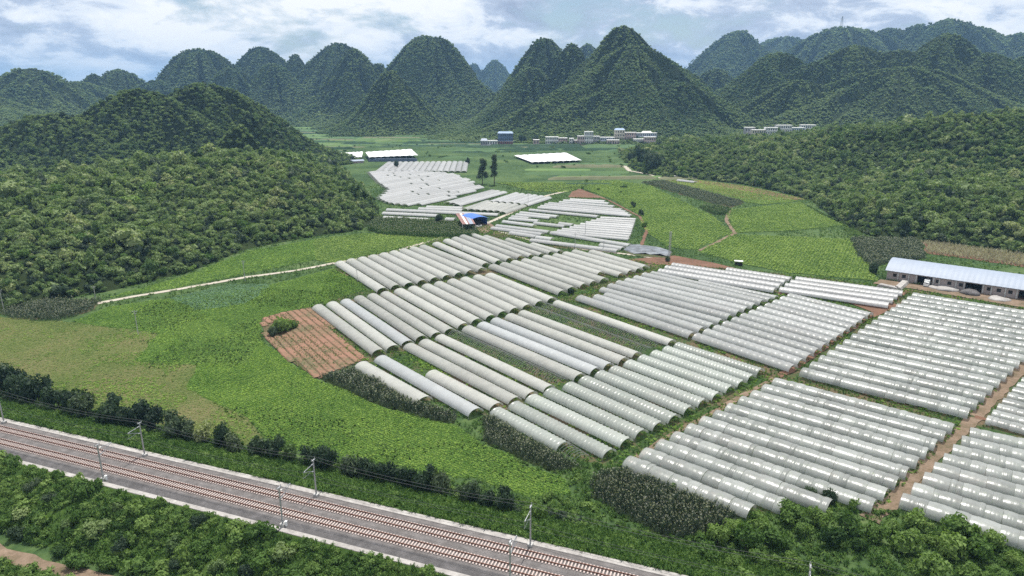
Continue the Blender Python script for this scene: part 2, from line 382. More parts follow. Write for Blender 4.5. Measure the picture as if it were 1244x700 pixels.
def gn_group(coll):
    ng = bpy.data.node_groups.new('scatter_' + coll.name, 'GeometryNodeTree')
    ng.interface.new_socket('Geometry', in_out='INPUT', socket_type='NodeSocketGeometry')
    ng.interface.new_socket('Geometry', in_out='OUTPUT', socket_type='NodeSocketGeometry')
    n = ng.nodes; l = ng.links
    gi = n.new('NodeGroupInput'); go = n.new('NodeGroupOutput')
    ip = n.new('GeometryNodeInstanceOnPoints'); ci = n.new('GeometryNodeCollectionInfo')
    ci.inputs['Collection'].default_value = coll; ci.inputs['Separate Children'].default_value = True; ci.inputs['Reset Children'].default_value = True
    ip.inputs['Pick Instance'].default_value = True
    def attr(t, nm):
        a = n.new('GeometryNodeInputNamedAttribute'); a.data_type = t; a.inputs['Name'].default_value = nm; return a.outputs[0]
    l.new(gi.outputs[0], ip.inputs['Points']); l.new(ci.outputs[0], ip.inputs['Instance'])
    l.new(attr('INT', 'vi'), ip.inputs['Instance Index'])
    l.new(attr('FLOAT_VECTOR', 'scl'), ip.inputs['Scale'])
    l.new(attr('FLOAT_VECTOR', 'rot'), ip.inputs['Rotation'])
    l.new(ip.outputs[0], go.inputs[0]); return ng
NG = {}
NINST = 0
def scatter(name, kind, P, sx, sz, label, cat, tilt=.08):
    """one object of countless plants: instances on points"""
    global NINST
    P = np.asarray(P); N = len(P)
    if N == 0: return None
    NINST += N
    coll, nv = LIB[kind]
    if kind not in NG: NG[kind] = gn_group(coll)
    me = bpy.data.meshes.new(name); me.vertices.add(N); me.vertices.foreach_set('co', P.astype(np.float32).ravel())
    sx = np.broadcast_to(sx, (N,)); sz = np.broadcast_to(sz, (N,))
    a = me.attributes.new('scl', 'FLOAT_VECTOR', 'POINT'); a.data.foreach_set('vector', np.stack([sx * rng.uniform(.85, 1.2, N), sx * rng.uniform(.85, 1.2, N), sz], 1).astype(np.float32).ravel())
    a = me.attributes.new('rot', 'FLOAT_VECTOR', 'POINT'); a.data.foreach_set('vector', np.stack([rng.normal(0, tilt, N), rng.normal(0, tilt, N), rng.uniform(0, 6.283, N)], 1).astype(np.float32).ravel())
    a = me.attributes.new('vi', 'INT', 'POINT'); a.data.foreach_set('value', rng.integers(0, nv, N).astype(np.int32))
    o = link(name, me); mod = o.modifiers.new('scatter', 'NODES'); mod.node_group = NG[kind]
    return tag(o, label, cat, kind='stuff')
def poly_points(poly, spacing, jitter=.45, rows=None):
    """points on a jittered grid in a polygon; rows = (angle) lines them up"""
    xs = [p[0] for p in poly]; ys = [p[1] for p in poly]
    ang = rows if rows is not None else rng.uniform(0, 3)
    ca, sa = math.cos(ang), math.sin(ang); cx, cy = sum(xs) / len(xs), sum(ys) / len(ys)
    r = max(math.hypot(x - cx, y - cy) for x, y in zip(xs, ys))
    k1 = spacing if rows is None else spacing * .7; k2 = spacing if rows is None else spacing * 1.35
    U, V = np.meshgrid(np.arange(-r, r, k1), np.arange(-r, r, k2)); U = U.ravel(); V = V.ravel()
    U = U + rng.uniform(-jitter, jitter, U.shape) * k1; V = V + rng.uniform(-jitter, jitter, V.shape) * k2 * (.35 if rows is not None else 1)
    x = cx + U * ca - V * sa; y = cy + U * sa + V * ca
    k = in_poly(x, y, poly); return x[k], y[k]
PZ = [0.02]
def rough(poly, amp=1.3):
    """real field edges wander"""
    out = []; n = len(poly)
    for i in range(n):
        a, b = Vector(poly[i]), Vector(poly[(i + 1) % n]); k = max(1, int((b - a).length / 4))
        for q in range(k):
            p = a.lerp(b, q / k); x = np.array([p.x]); y = np.array([p.y])
            out.append(Vector((p.x + float(fbm(x / 7, y / 7, 3)[0] - .5) * 5 * amp, p.y + float(fbm(x / 7 + 40, y / 7 + 9, 3)[0] - .5) * 5 * amp, 0)))
    return out
ROADS = []; FIELDS = []
def patch(name, poly, mat, z=None, label=None, kind='structure', step=None):
    """a flat sheet of ground a few millimetres above the last one"""
    if z is None: PZ[0] += .006; z = PZ[0]
    if name == 'field': FIELDS.append(poly)
    if name not in ('field', 'cultivated_ground'): ROADS.append(poly)
    mb = MB(); mb.add([(p[0], p[1], z) for p in poly], [tuple(range(len(poly)))])
    o = mb.build(name, mat)
    bm = bmesh.new(); bm.from_mesh(o.data); bmesh.ops.triangulate(bm, faces=bm.faces[:], ngon_method='EAR_CLIP')
    bmesh.ops.recalc_face_normals(bm, faces=bm.faces[:])
    for f in bm.faces:
        if f.normal.z < 0: f.normal_flip()
    bm.to_mesh(o.data); bm.free()
    tag(o, label=label, kind=kind); return o
def pxpoly(pts, z=0): return [at(x, y, z) for x, y in pts]
def ribbon(pts, w0, w1=None, jag=.12):
    L_, R_ = [], []; n = len(pts); w1 = w1 or w0
    for i, p in enumerate(pts):
        d = (pts[min(i + 1, n - 1)] - pts[max(i - 1, 0)]); d.z = 0; d.normalize(); nn = Vector((-d.y, d.x, 0)); w = w0 + (w1 - w0) * i / (n - 1)
        L_.append(p + nn * w / 2 * random.uniform(1 - jag, 1 + jag)); R_.append(p - nn * w / 2 * random.uniform(1 - jag, 1 + jag))
    return L_ + R_[::-1]
def fine(pts, step=4):
    out = []
    for a, b in zip(pts[:-1], pts[1:]):
        k = max(1, int((b - a).length / step)); out += [a.lerp(b, i / k) for i in range(k)]
    return out + [pts[-1]]

# ------------------------------------------------------------------ ground
mb = MB(); mb.add([(-9000, -600, 0), (9000, -600, 0), (9000, 14000, 0), (-9000, 14000, 0)], [(0, 1, 2, 3)])
tag(mb.build('ground', M_ground), kind='structure')

# hills: (peak px x, y, distance, half width px, depth ratio, p, squash)
KARST = [
 (33, 81, 1700, 120, .9, 2.0), (113, 88, 2000, 45, 1, 2.2), (143, 83, 2050, 70, 1, 2.2), (243, 58, 2100, 92, 1, 2.9), (315, 55, 2300, 78, 1, 2.3),
 (358, 64, 2200, 38, 1, 2.2), (281, 80, 1900, 62, .9, 2.2), (331, 76, 1950, 66, .9, 2.2), (411, 51, 2200, 88, 1, 2.2), (430, 58, 1850, 66, .9, 2.1),
 (518, 42, 1900, 100, .85, 2.1), (531, 43, 1900, 92, .85, 2.1), (474, 84, 1450, 58, .8, 2.2), (576, 76, 4300, 26, 1, 2.2), (601, 72, 4000, 42, 1, 2.0),
 (662, 44, 1700, 80, .9, 2.1), (645, 80, 1550, 70, .9, 2.1), (696, 51, 1550, 58, .9, 2.3), (714, 52, 2600, 60, 1, 2.2), (757, 29, 1420, 105, .85, 2.1), (772, 52, 1380, 140, .8, 2.2),
 (805, 70, 1400, 110, .9, 2.1), (700, 100, 1330, 120, .6, 2.3), (740, 108, 1290, 150, .45, 2.4), (655, 122, 1270, 70, .5, 2.2), (830, 98, 1300, 110, .5, 2.2),
 (900, 36, 3000, 105, 1, 2.3), (955, 44, 3600, 130, 1, 2.3), (1023, 32, 2700, 130, .9, 2.6), (1055, 35, 2700, 110, .9, 2.5), (1085, 34, 2750, 130, .9, 2.5), (1118, 29, 2700, 100, .9, 2.3), (1190, 32, 2650, 110, .9, 2.3), (985, 44, 2750, 90, .9, 2.3), (1152, 23, 2650, 150, .9, 2.3), (1240, 40, 2600, 150, .9, 2.3),
 (870, 82, 1900, 62, .9, 2.2), (948, 62, 1500, 112, .8, 2.4), (1040, 53, 1480, 140, .7, 2.5), (1152, 38, 1450, 130, .75, 2.1), (1250, 66, 1450, 150, .75, 2.3), (1100, 80, 1330, 240, .5, 2.5),
 (975, 95, 1330, 120, .45, 2.4), (1420, 40, 1500, 260, .8, 2.3),
 (240, 99, 860, 165, .55, 2.6), (165, 106, 800, 150, .55, 2.4), (60, 136, 760, 160, .5, 2.4), (-70, 150, 760, 170, .6, 2.3), (305, 132, 780, 66, .5, 2.2), (288, 148, 660, 52, .5, 2.2),
 (282, 76, 2150, 62, .6, 2.4), (338, 72, 2300, 55, .6, 2.4), (380, 72, 2150, 55, .6, 2.4), (458, 76, 1950, 58, .6, 2.4), (632, 84, 1800, 50, .6, 2.4), (832, 84, 1500, 90, .6, 2.3),
 (350, 98, 2150, 110, .6, 2.4), (255, 90, 2250, 110, .6, 2.4), (190, 96, 2000, 80, .6, 2.4), (440, 95, 2000, 90, .6, 2.4), (575, 105, 2100, 75, .6, 2.3), (90, 98, 1900, 110, .7, 2.4), (0, 96, 1800, 90, .7, 2.4), (915, 92, 1700, 120, .6, 2.4), (1000, 72, 1450, 130, .6, 2.4), (1095, 58, 1450, 120, .7, 2.4), (1200, 62, 1400, 120, .7, 2.4), (725, 64, 1440, 90, .7, 2.3),
 (-190, 60, 1500, 260, .9, 2.3), (400, 100, 2000, 55, .6, 2.2),  (446, 112, 1620, 48, .6, 2.2), (500, 112, 1560, 45, .6, 2.2),

]
HILLS = []
for (px, py, Y, hw, dr, p) in KARST:
    q = atY(px, py, Y); th_ = 4.5
    h = max(8, q.z - th_); k_ = 1.5 if p < 2.45 else 1.2; p = 1.6 if p < 2.15 else (1.72 if p < 2.45 else p * .85); rx = hw * k_ * Y / F
    HILLS.append(dict(k='c', x=q.x, y=q.y, h=h, rx=rx, ry=rx * dr * (1 if Y > 1000 else 1.0), p=p, sd=px * .37))
def hz(H, x, y):
    if H['k'] == 'c':
        dx = (x - H['x']) / H['rx']; dy = (y - H['y']) / H['ry']
        r = np.sqrt(dx * dx + dy * dy) + 1e-6
        a = np.arctan2(dy, dx)
        r = r * (1 + .11 * (fbm(a * 1.6 + H['sd'] + 9, r * 1.5 + H['sd'], 3) - .5) * np.minimum(1, r * 2) * 2)
        g = np.exp(-3.4 * ((r * r + .028) ** (H['p'] / 2) - .028 ** (H['p'] / 2))) - .04
        n = (fbm(x / 75 + H['sd'], y / 75, 3) - .5)
        gl = np.abs(fbm(np.cos(a) * 2.6 + H['sd'], np.sin(a) * 2.6 + r * 1.3 + 3, 3) - .5) * 2
        rr_ = np.clip(r, 0, 1); z = H['h'] * g / .96 * (1 + .13 * n * np.minimum(1, r * 3)) * (1 - .36 * (.32 - np.minimum(gl, .32)) * 4 * rr_ * (1 - rr_) / .32) - np.maximum(0, r - .98) * 30
        return np.where(r < 1.15, z, -5)
    if H['k'] == 'p':
        d = dist_poly(x, y, H['poly']); ins = in_poly(x, y, H['poly'])
        w = 0; zz = 0
        for (cx, cy, cz) in H['ctl']:
            q = 1 / (((x - cx) ** 2 + (y - cy) ** 2) + 900) ** 1.5; w = w + q; zz = zz + q * cz
        zc = zz / w
        n = fbm(x / 38 + 4, y / 38 + H['sd'], 4) - .5
        z = zc * (1 - np.exp(-d / H['D'])) * (1 + .42 * n * np.minimum(1, d / 25)) * 1.02
        return np.where(ins, z, -np.minimum(d, 20) * .5 - .3)
def P2(pts): return [tuple(at(x, y)[:2]) for x, y in pts]
polyL = [(-430, 150)] + P2([(-140, 425), (0, 380), (60, 366), (120, 357), (230, 331), (300, 303), (380, 288), (440, 280), (463, 264), (457, 250), (440, 231), (420, 212), (398, 196)]) + [(-275, 720), (-420, 570), (-700, 480)]
ctlL = [Vector((v.x, v.y, v.z * .80)) for v in [atY(-150, 232, 400), atY(0, 226, 420), atY(100, 212, 430), atY(180, 199, 460), atY(250, 187, 490), atY(320, 184, 520), atY(375, 186, 540), atY(420, 205, 520), atY(440, 225, 480), at(400, 260, 12), atY(300, 230, 430), atY(200, 250, 380), atY(60, 260, 350)]]
polyR = P2([(1500, 350), (1244, 311), (1160, 300), (1110, 293), (1062, 290), (1035, 278), (1008, 262), (985, 244), (940, 232), (900, 224), (850, 218), (808, 217), (775, 209), (760, 200)]) + [(150, 960), (500, 1060), (900, 900), (1300, 500)]
ctlR = [Vector((v.x, v.y, v.z * .90)) for v in [atY(800, 178, 800), atY(770, 196, 760), atY(860, 170, 850), atY(930, 174, 850), atY(985, 168, 800), atY(1040, 154, 760), atY(1120, 147, 700), atY(1170, 141, 670), atY(1244, 128, 640), atY(1400, 90, 620), atY(1100, 220, 520), atY(1000, 215, 620), atY(1244, 220, 480)]]
HL = dict(k='p', poly=polyL, ctl=ctlL, D=34, sd=2); HR = dict(k='p', poly=polyR, ctl=ctlR, D=34, sd=8)
for H_, nm in ((HL, 'l'), (HR, 'r')): HILLS.append(H_)
def hill_mesh(H):
    if H['k'] == 'c':
        nr, na = 34, 88; r = np.linspace(0, 1.1, nr); a = np.linspace(0, 2 * np.pi, na, endpoint=False)
        Rr, A = np.meshgrid(r, a, indexing='ij'); x = H['x'] + Rr * np.cos(A) * H['rx']; y = H['y'] + Rr * np.sin(A) * H['ry']
        z = hz(H, x.ravel(), y.ravel()) - .2
        v = np.stack([x.ravel(), y.ravel(), z], 1)
        f = [(i * na + k, i * na + (k + 1) % na, (i + 1) * na + (k + 1) % na, (i + 1) * na + k) for i in range(nr - 1) for k in range(na)]
        f = [q[::-1] for q in f]
    else:
        xs = [p[0] for p in H['poly']]; ys = [p[1] for p in H['poly']]; st = 7.0
        X, Y = np.meshgrid(np.arange(min(xs) - 10, max(xs) + 10, st), np.arange(min(ys) - 10, max(ys) + 10, st))
        m, k = X.shape; z = hz(H, X.ravel(), Y.ravel()); v = np.stack([X.ravel(), Y.ravel(), z], 1); zz = z.reshape(m, k)
        f = [(i * k + j, i * k + j + 1, (i + 1) * k + j + 1, (i + 1) * k + j) for i in range(m - 1) for j in range(k - 1) if max(zz[i, j], zz[i + 1, j], zz[i, j + 1], zz[i + 1, j + 1]) > -1]
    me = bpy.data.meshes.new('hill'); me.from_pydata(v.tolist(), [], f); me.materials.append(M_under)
    me.polygons.foreach_set('use_smooth', [True] * len(me.polygons)); me.update()
    return tag(link('hill', me), kind='structure')
for H in HILLS: hill_mesh(H)
def all_h(x, y, skip=None):
    z = np.full(x.shape, -1.0)
    for H in HILLS:
        if H is skip: continue
        if H['k'] == 'c':
            near = (np.abs(x - H['x']) < H['rx'] * 1.15) & (np.abs(y - H['y']) < H['ry'] * 1.15)
            if not near.any(): continue
            zz = np.full(x.shape, -5.0); zz[near] = hz(H, x[near], y[near])
        else: zz = hz(H, x, y)
        z = np.maximum(z, zz)
    return z
def forest():
    groups = {'near_left': [], 'near_right': [], 'mid': [], 'far': []}
    for H in HILLS:
        if H['k'] == 'c':
            D = H['y']; sp = 3.8 if D < 900 else (4.9 if D < 1700 else (6.2 if D < 2400 else 9))
            n = int(math.pi * H['rx'] * H['ry'] / sp ** 2 * 2.1)
            r = np.sqrt(rng.random(n)) * 1.02; a = rng.random(n) * 6.283
            x = H['x'] + r * np.cos(a) * H['rx']; y = H['y'] + r * np.sin(a) * H['ry']
        else:
            xs = [p[0] for p in H['poly']]; ys = [p[1] for p in H['poly']]; sp = 2.6
            n = int((max(xs) - min(xs)) * (max(ys) - min(ys)) / sp ** 2)
            x = rng.uniform(min(xs), max(xs), n); y = rng.uniform(min(ys), max(ys), n)
            k = in_view(np.stack([x, y, 0 * x + 30], 1), 90, 60); x, y = x[k], y[k]; k = in_poly(x, y, H['poly']); x, y = x[k], y[k]
        z = hz(H, x, y)
        k = (z > .4) & in_view(np.stack([x, y, z], 1), 60, 60); x, y, z = x[k], y[k], z[k]
        o = all_h(x, y, H); k = z > o - 1.0; x, y, z = x[k], y[k], z[k]
        e = 3.0                                           # leave out slopes turned well away
        gx = (hz(H, x + e, y) - hz(H, x - e, y)) / (2 * e); gy = (hz(H, x, y + e) - hz(H, x, y - e)) / (2 * e)
        view = np.stack([-x, -y, CH - z], 1); view /= np.linalg.norm(view, axis=1)[:, None]
        dotp = (-gx * view[:, 0] - gy * view[:, 1] + view[:, 2]) / np.sqrt(1 + gx ** 2 + gy ** 2)
        k = dotp > -.22; x, y, z = x[k], y[k], z[k]
        P = np.stack([x, y, z - .3], 1); sz = sp * rng.lognormal(0, .42 if H['k'] == 'p' else .2, len(x)) * (.75 + .5 * fbm(x / 30, y / 30, 2))
        key = 'far' if (H['k'] == 'c' and H['y'] > 1000) else ('mid' if H['k'] == 'c' else ('near_left' if H is HL else 'near_right'))
        groups[key].append((P, sz))
    for key, nm, kind, lb in (('near_left', 'woodland', 'hill_tree', 'dense low woodland covering the near hill on the left of the valley'),
                              ('near_right', 'woodland', 'hill_tree', 'dense low woodland covering the long slope on the right of the valley'),
                              ('mid', 'woodland', 'mid_tree', 'dark woodland on the broad hill behind the near left hill'),
                              ('far', 'woodland', 'far_tree', 'dark green forest covering the distant cone-shaped karst hills')):
        if not groups[key]: continue
        P = np.concatenate([g[0] for g in groups[key]]); sz = np.concatenate([g[1] for g in groups[key]])
        f = {'near_left': .70, 'near_right': .70, 'mid': .66, 'far': .57}[key]
        scatter(nm, kind, P, sz * f, sz * f * (rng.uniform(.8, 1.45, len(sz)) if key != 'far' else rng.uniform(.75, 1.1, len(sz))), lb, 'woodland')
        print('forest', key, len(P))
forest()

# ------------------------------------------------------------------ railway embankment
def strip(name, o0, o1, z0, z1, mat, u0=-420, u1=150, nu=190, no=2, rough=0.0, label=None, kind='structure'):
    v = []; f = []
    for i in range(nu + 1):
        u = u0 + (u1 - u0) * i / nu
        for j in range(no + 1):
            t = j / no; o = o0 + (o1 - o0) * t; z = z0 + (z1 - z0) * t + (random.uniform(-rough, rough) if 0 < j < no else 0)
            v.append(rail(u, o, z))
    for i in range(nu):
        for j in range(no):
            a = i * (no + 1) + j; f.append((a, a + no + 1, a + no + 2, a + 1))
    return tag(MB().add(v, f).build(name, mat), label=label, kind=kind)
strip('embankment', 87.9, 101.9, RZ - .05, RZ - .05, M_ballast)
strip('embankment_slope', 101.9, 118, RZ - .06, -.05, M_bankg, no=10, rough=.18)
strip('embankment_slope', 75, 87.9, -.05, RZ - .06, M_bankg, no=14, rough=.2)
strip('ballast_bed', 99.6, 98.9, RZ - .04, RZ + .36, M_ballast, no=2)
strip('ballast_bed', 98.9, 90.9, RZ + .36, RZ + .36, M_ballast, no=3)
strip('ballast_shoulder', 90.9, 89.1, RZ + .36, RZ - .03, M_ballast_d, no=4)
strip('concrete_verge', 88.0, 89.1, RZ + .0, RZ + .0, M_strip, no=2, rough=.02)
strip('gravel_verge', 100.5, 101.8, RZ + .0, RZ + .0, M_strip, no=2, rough=.02)
def railway():
    sl = MB().box((0, 0, 0), (.27, 2.5, .2)); sl.box((0, 0, .105), (.2, 2.3, .03)); slm = sl.mesh('sleeper', M_sleeper)
    for oc, lb in ((97.1, 'railway track nearer the fields, rusty rails on pale concrete sleepers'), (92.7, 'railway track nearer the bushy bank, rusty rails on pale concrete sleepers')):
        t = tag(empty('railway_track', rail(0, oc, RZ + .36), RA), lb, 'railway track', 'parallel railway tracks')
        for s in (-.75, .75):
            m = MB(); m.box((-135, s, .27), (570, .07, .15)); m.box((-135, s, .18), (570, .15, .03)); m.box((-135, s, .355), (570, .09, .05)); m.build('rail', M_rust, t)
        rest = MB(); us = np.arange(-230, 60, .62); first = us > (60 - 230 * .62)
        for u, k in zip(us, first):
            if k: link('sleeper', slm, t, (u, 0, .08))
            else: rest.add([(v[0] + u, v[1], v[2] + .08) for v in sl.v], sl.f)
        tag(rest.build('sleepers', M_sleeper, t), kind='stuff')
railway()

# ------------------------------------------------------------------ field sheets and crops
def crop(name, px, mat, kind, spacing, sx, sz, lb, cat, rows=None, world=False, base=True, cut=None, dens=None):
    poly = px if world else rough(pxpoly(px), .8)
    if base: patch('field', poly, mat, label=lb.split(' standing')[0] if False else None)
    x, y = poly_points(poly, spacing, rows=rows)
    k = in_view(np.stack([x, y, 0 * x], 1), 40, 60); x, y = x[k], y[k]
    if cut is not None:
        for c in cut:
            k = ~in_poly(x, y, c); x, y = x[k], y[k]
    if dens is not None:
        k = rng.random(len(x)) < dens(x, y); x, y = x[k], y[k]
    ed = dist_poly(x, y, poly); rag = 1.0
    if 'maize' in kind:
        k = rng.random(len(x)) < np.clip(.35 + ed / 3.0, 0, 1); x, y, ed = x[k], y[k], ed[k]; rag = np.clip(.55 + ed / 4, 0, 1) * (.78 + .44 * fbm(x / 3, y / 3, 2))
    z = np.full(x.shape, PZ[0] * .5); z = np.maximum(z, bank_z(x, y) - .1)
    s = rng.lognormal(0, .16, len(x))
    return scatter(name, kind, np.stack([x, y, z], 1), sx * s, sz * s * rag, lb, cat)
REDF = [(318, 388), (345, 380), (378, 374), (445, 437), (388, 461), (362, 446), (340, 428), (322, 412)]
GH = [(378, 373), (408, 321), (530, 291), (556, 283), (590, 274), (650, 292), (780, 318), (960, 333), (1112, 352), (1300, 384), (1420, 420), (1420, 724), (1244, 664), (1160, 634), (1085, 622), (1000, 618), (915, 626), (765, 572), (708, 560), (600, 507), (580, 500), (516, 487), (437, 445)]
patch('cultivated_ground', rough(pxpoly(GH)), M_soil)
# far valley patchwork
def patchwork():
    g = random.Random(5); cols = []
    for i, (a, b_) in enumerate([((.06, .11, .04), (.10, .16, .06)), ((.02, .045, .022), (.035, .07, .032)), ((.10, .17, .055), (.15, .22, .08)), ((.07, .13, .055), (.11, .17, .075)), ((.12, .13, .07), (.17, .17, .10)), ((.025, .055, .03), (.05, .085, .045))]):
        mid = tuple((p + q) / 2 for p, q in zip(a, b_)); cols.append(ground_mat('valley_crop', [(.35, a), (.5, mid), (.65, b_)], (.02, .25)))
    y = 470.0
    while y < 2300:
        dy = g.uniform(6, 17) * (1 + (y - 470) / 1100); x = -y * .62 - g.uniform(0, 60)
        while x < y * .45:
            dx = g.uniform(30, 120) * (1 + (y - 470) / 1500); sk = .12 * dx * g.uniform(-1, 1)
            c = np.array([x + dx / 2]), np.array([y + dy / 2])
            if all_h(*c)[0] < 2:
                h = g.choice([.4, .8, 1.6, 2.2, 2.8]); m_ = MB()
                nx, ny = max(4, int(dx / 6)), max(2, int(dy / 4)); V = []
                x0, x1, y0, y1 = x + 1, x + dx - 1, y + .8, y + dy - .8
                k = all_h(np.array([x0, x1, x0, x1]), np.array([y0, y0, y1, y1]))
                for i in range(nx + 1):
                    for j in range(ny + 1):
                        e = i in (0, nx) or j in (0, ny)
                        V.append((x0 + (x1 - x0) * i / nx + g.uniform(-.4, .4), y0 + (y1 - y0) * j / ny + sk * (i / nx - .5) + g.uniform(-.3, .3), -.02 if e else h * g.uniform(.75, 1.15)))
                m_.add(V, [(i * (ny + 1) + j, (i + 1) * (ny + 1) + j, (i + 1) * (ny + 1) + j + 1, i * (ny + 1) + j + 1) for i in range(nx) for j in range(ny)])
                out.append((m_, g.choice(cols)))
            x += dx
        y += dy
    return cols
out = []
cols = patchwork()
NOGO = [pxpoly(p) for p in ([(330, 262), (330, 200), (590, 200), (700, 232), (790, 240), (800, 310), (560, 330)], [(395, 196), (440, 181), (512, 179), (514, 196), (440, 206)], [(620, 200), (622, 186), (700, 184), (712, 198)], [(770, 260), (760, 222), (1300, 210), (1300, 330)], [(400, 210), (440, 194), (575, 194), (580, 212)])]
vc = {}
for m_, c in out:
    cx = np.array([v[0] for v in m_.v]); cy = np.array([v[1] for v in m_.v])
    if any(in_poly(cx, cy, p).any() for p in NOGO): continue

    vc.setdefault(c.name, (MB(), c))[0].add(m_.v, m_.f)
VLAB = ['mid green crop strips across the far valley floor', 'dark green crop strips across the far valley floor', 'bright green crop strips across the far valley floor', 'soft green crop strips across the far valley floor', 'olive yellow crop strips across the far valley floor', 'bluish green crop strips across the far valley floor']
for (k, (m_, c)), lb in zip(sorted(vc.items()), VLAB):
    tag(m_.build('crop_strips', c), lb, 'crops', kind='stuff')

# near-left fields
TR = R(-54)   # the direction the tunnels run in
crop('thin_crop', [(-60, 372), (0, 385), (95, 392), (192, 405), (160, 440), (238, 443), (228, 474), (290, 503), (345, 552), (200, 518), (60, 484), (-120, 445)], M_field_y, 'thin', .8, .62, .42, 'thin yellow-green crop on brown soil between the dark hedge and the hill', 'crops', rows=R(-20))
crop('low_crop', [(85, 390), (135, 372), (215, 361), (330, 346), (405, 326), (450, 352), (380, 372), (345, 379), (317, 388), (322, 414), (300, 441), (238, 444), (160, 440), (193, 405)], M_bankg, 'bean', .75, .58, .34, 'bright green low crop between the farm road and the red soil field', 'crops', rows=R(25))
crop('cabbage_plants', [(205, 362), (280, 346), (330, 345), (300, 370), (240, 378)], M_bankg, 'cabbage', 1.0, .8, .5, 'bluish green leafy crop patch just below the farm road', 'crops', rows=R(25))
crop('bean_plants', [(238, 443), (300, 441), (320, 414), (342, 432), (362, 448), (388, 463), (470, 497), (560, 518), (580, 532), (640, 566), (690, 586), (700, 600), (640, 602), (560, 580), (470, 566), (400, 548), (345, 548), (290, 503), (228, 474)], M_bankg, 'bean', .62, .55, .42, 'vivid green bean crop filling the field beside the plastic tunnels', 'crops', rows=R(-35))
crop('maize_plants', [(0, 380), (60, 366), (128, 366), (112, 377), (70, 391), (20, 388)], M_soil, 'maize', .8, .95, .9, 'grey-green maize patch at the foot of the left hill', 'crops')
crop('low_crop', [(128, 362), (230, 334), (300, 306), (380, 291), (385, 316), (300, 333), (215, 350)], M_bankg, 'bean', 1.1, .85, .45, 'deep green low crop between the farm road and the wooded hill', 'crops', rows=R(25))
crop('low_crop', [(380, 291), (440, 284), (470, 285), (575, 287), (530, 292), (408, 320), (385, 317)], M_bankg, 'tall_leaf', 1.2, .85, .6, 'light green leafy crop above the top row of tunnels', 'crops', rows=R(20))
crop('maize_plants', [(452, 267), (500, 268), (562, 273), (584, 282), (577, 289), (540, 290), (465, 286), (445, 280)], M_under, 'maize_green', .85, 1.0, 1.1, 'deep green maize block in front of the blue-roofed shed', 'crops')
# maize round the near tunnels
crop('maize_plants', [(386, 460), (432, 448), (470, 473), (514, 494), (560, 506), (556, 516), (500, 506), (430, 482)], M_under, 'maize', .62, .85, 1.0, 'dark maize patch in front of the lowest left tunnels', 'crops')
crop('maize_plants', [(584, 508), (600, 508), (648, 538), (690, 562), (700, 573), (672, 577), (628, 558), (588, 533)], M_under, 'maize', .55, .8, .95, 'dusky maize strip along the front of the middle tunnels', 'crops')
crop('maize_plants', [(718, 582), (740, 574), (760, 570), (830, 602), (897, 630), (890, 644), (850, 654), (800, 652), (752, 624), (720, 604)], M_under, 'maize', .52, .8, 1.0, 'large dusky maize patch with pale tassels below the silvery tunnels', 'crops')
# right side fields
crop('leafy_crop', [(705, 228), (745, 219), (790, 226), (865, 262), (890, 283), (845, 304), (808, 300), (782, 278), (778, 262), (745, 243)], M_bankg, 'tall_leaf', 1.45, 1.0, .75, 'bright green leafy crop between the curved track and the brown path', 'crops', rows=R(60))
crop('leafy_crop', [(848, 306), (892, 285), (1035, 291), (1058, 318), (1066, 342), (955, 331), (905, 322)], M_bankg, 'tall_leaf', 1.25, .95, .75, 'bright green leafy crop above the white tunnels beside the arched barn', 'crops', rows=R(60))
crop('leafy_crop', [(880, 256), (972, 246), (1000, 262), (1025, 274), (960, 281), (893, 283)], M_bankg, 'tall_leaf', 1.45, 1.0, .7, 'pale green leafy crop in the corner under the wooded slope', 'crops', rows=R(10))
crop('maize_plants', [(1033, 291), (1115, 292), (1127, 315), (1082, 320), (1062, 327), (1040, 312)], M_under, 'maize', .95, 1.2, 1.0, 'grey-green maize block behind the end of the arched barn', 'crops')
crop('dry_maize', [(1120, 294), (1160, 299), (1300, 317), (1300, 334), (1180, 315), (1125, 308)], M_brown, 'maize_dry', 1.15, 1.2, 1.0, 'dry straw-coloured maize rows behind the arched barn', 'crops', rows=R(70))
crop('weeds', [(1000, 262), (1062, 288), (1115, 290), (1115, 294), (1030, 292), (1025, 274), (975, 247)], M_bankg, 'bush', 1.7, .9, .7, 'rough green weeds along the foot of the wooded slope', 'weeds')
crop('maize_plants', [(778, 222), (806, 220), (905, 246), (890, 253), (868, 249)], M_soil, 'maize', 1.35, 1.2, .9, 'grey-green maize strip below the right-hand woodland', 'crops', rows=R(-35))
crop('low_crop', [(808, 220), (840, 221), (975, 245), (925, 249), (907, 246)], M_bankg, 'tall_leaf', 1.5, .9, .6, 'narrow mid green strip beside the grey-green maize strip', 'crops', rows=R(-35))
crop('maize_plants', [(850, 252), (868, 250), (888, 254), (884, 262), (866, 261)], M_under, 'maize_green', 1.2, 1.1, .9, 'small dark maize wedge above the brown field path', 'crops')
crop('low_crop', [(808, 219), (850, 219), (905, 226), (985, 243), (940, 243), (905, 242)], M_brown, 'tall_leaf', 1.9, 1.1, .6, 'dull green crop strip on brown soil under the right-hand woodland', 'crops')
crop('low_crop', [(602, 222), (700, 222), (745, 219), (705, 228), (690, 234), (650, 233)], M_under, 'tall_leaf', 1.8, 1.3, .8, 'dark green crop strip above the far tunnels and dirt track', 'crops')
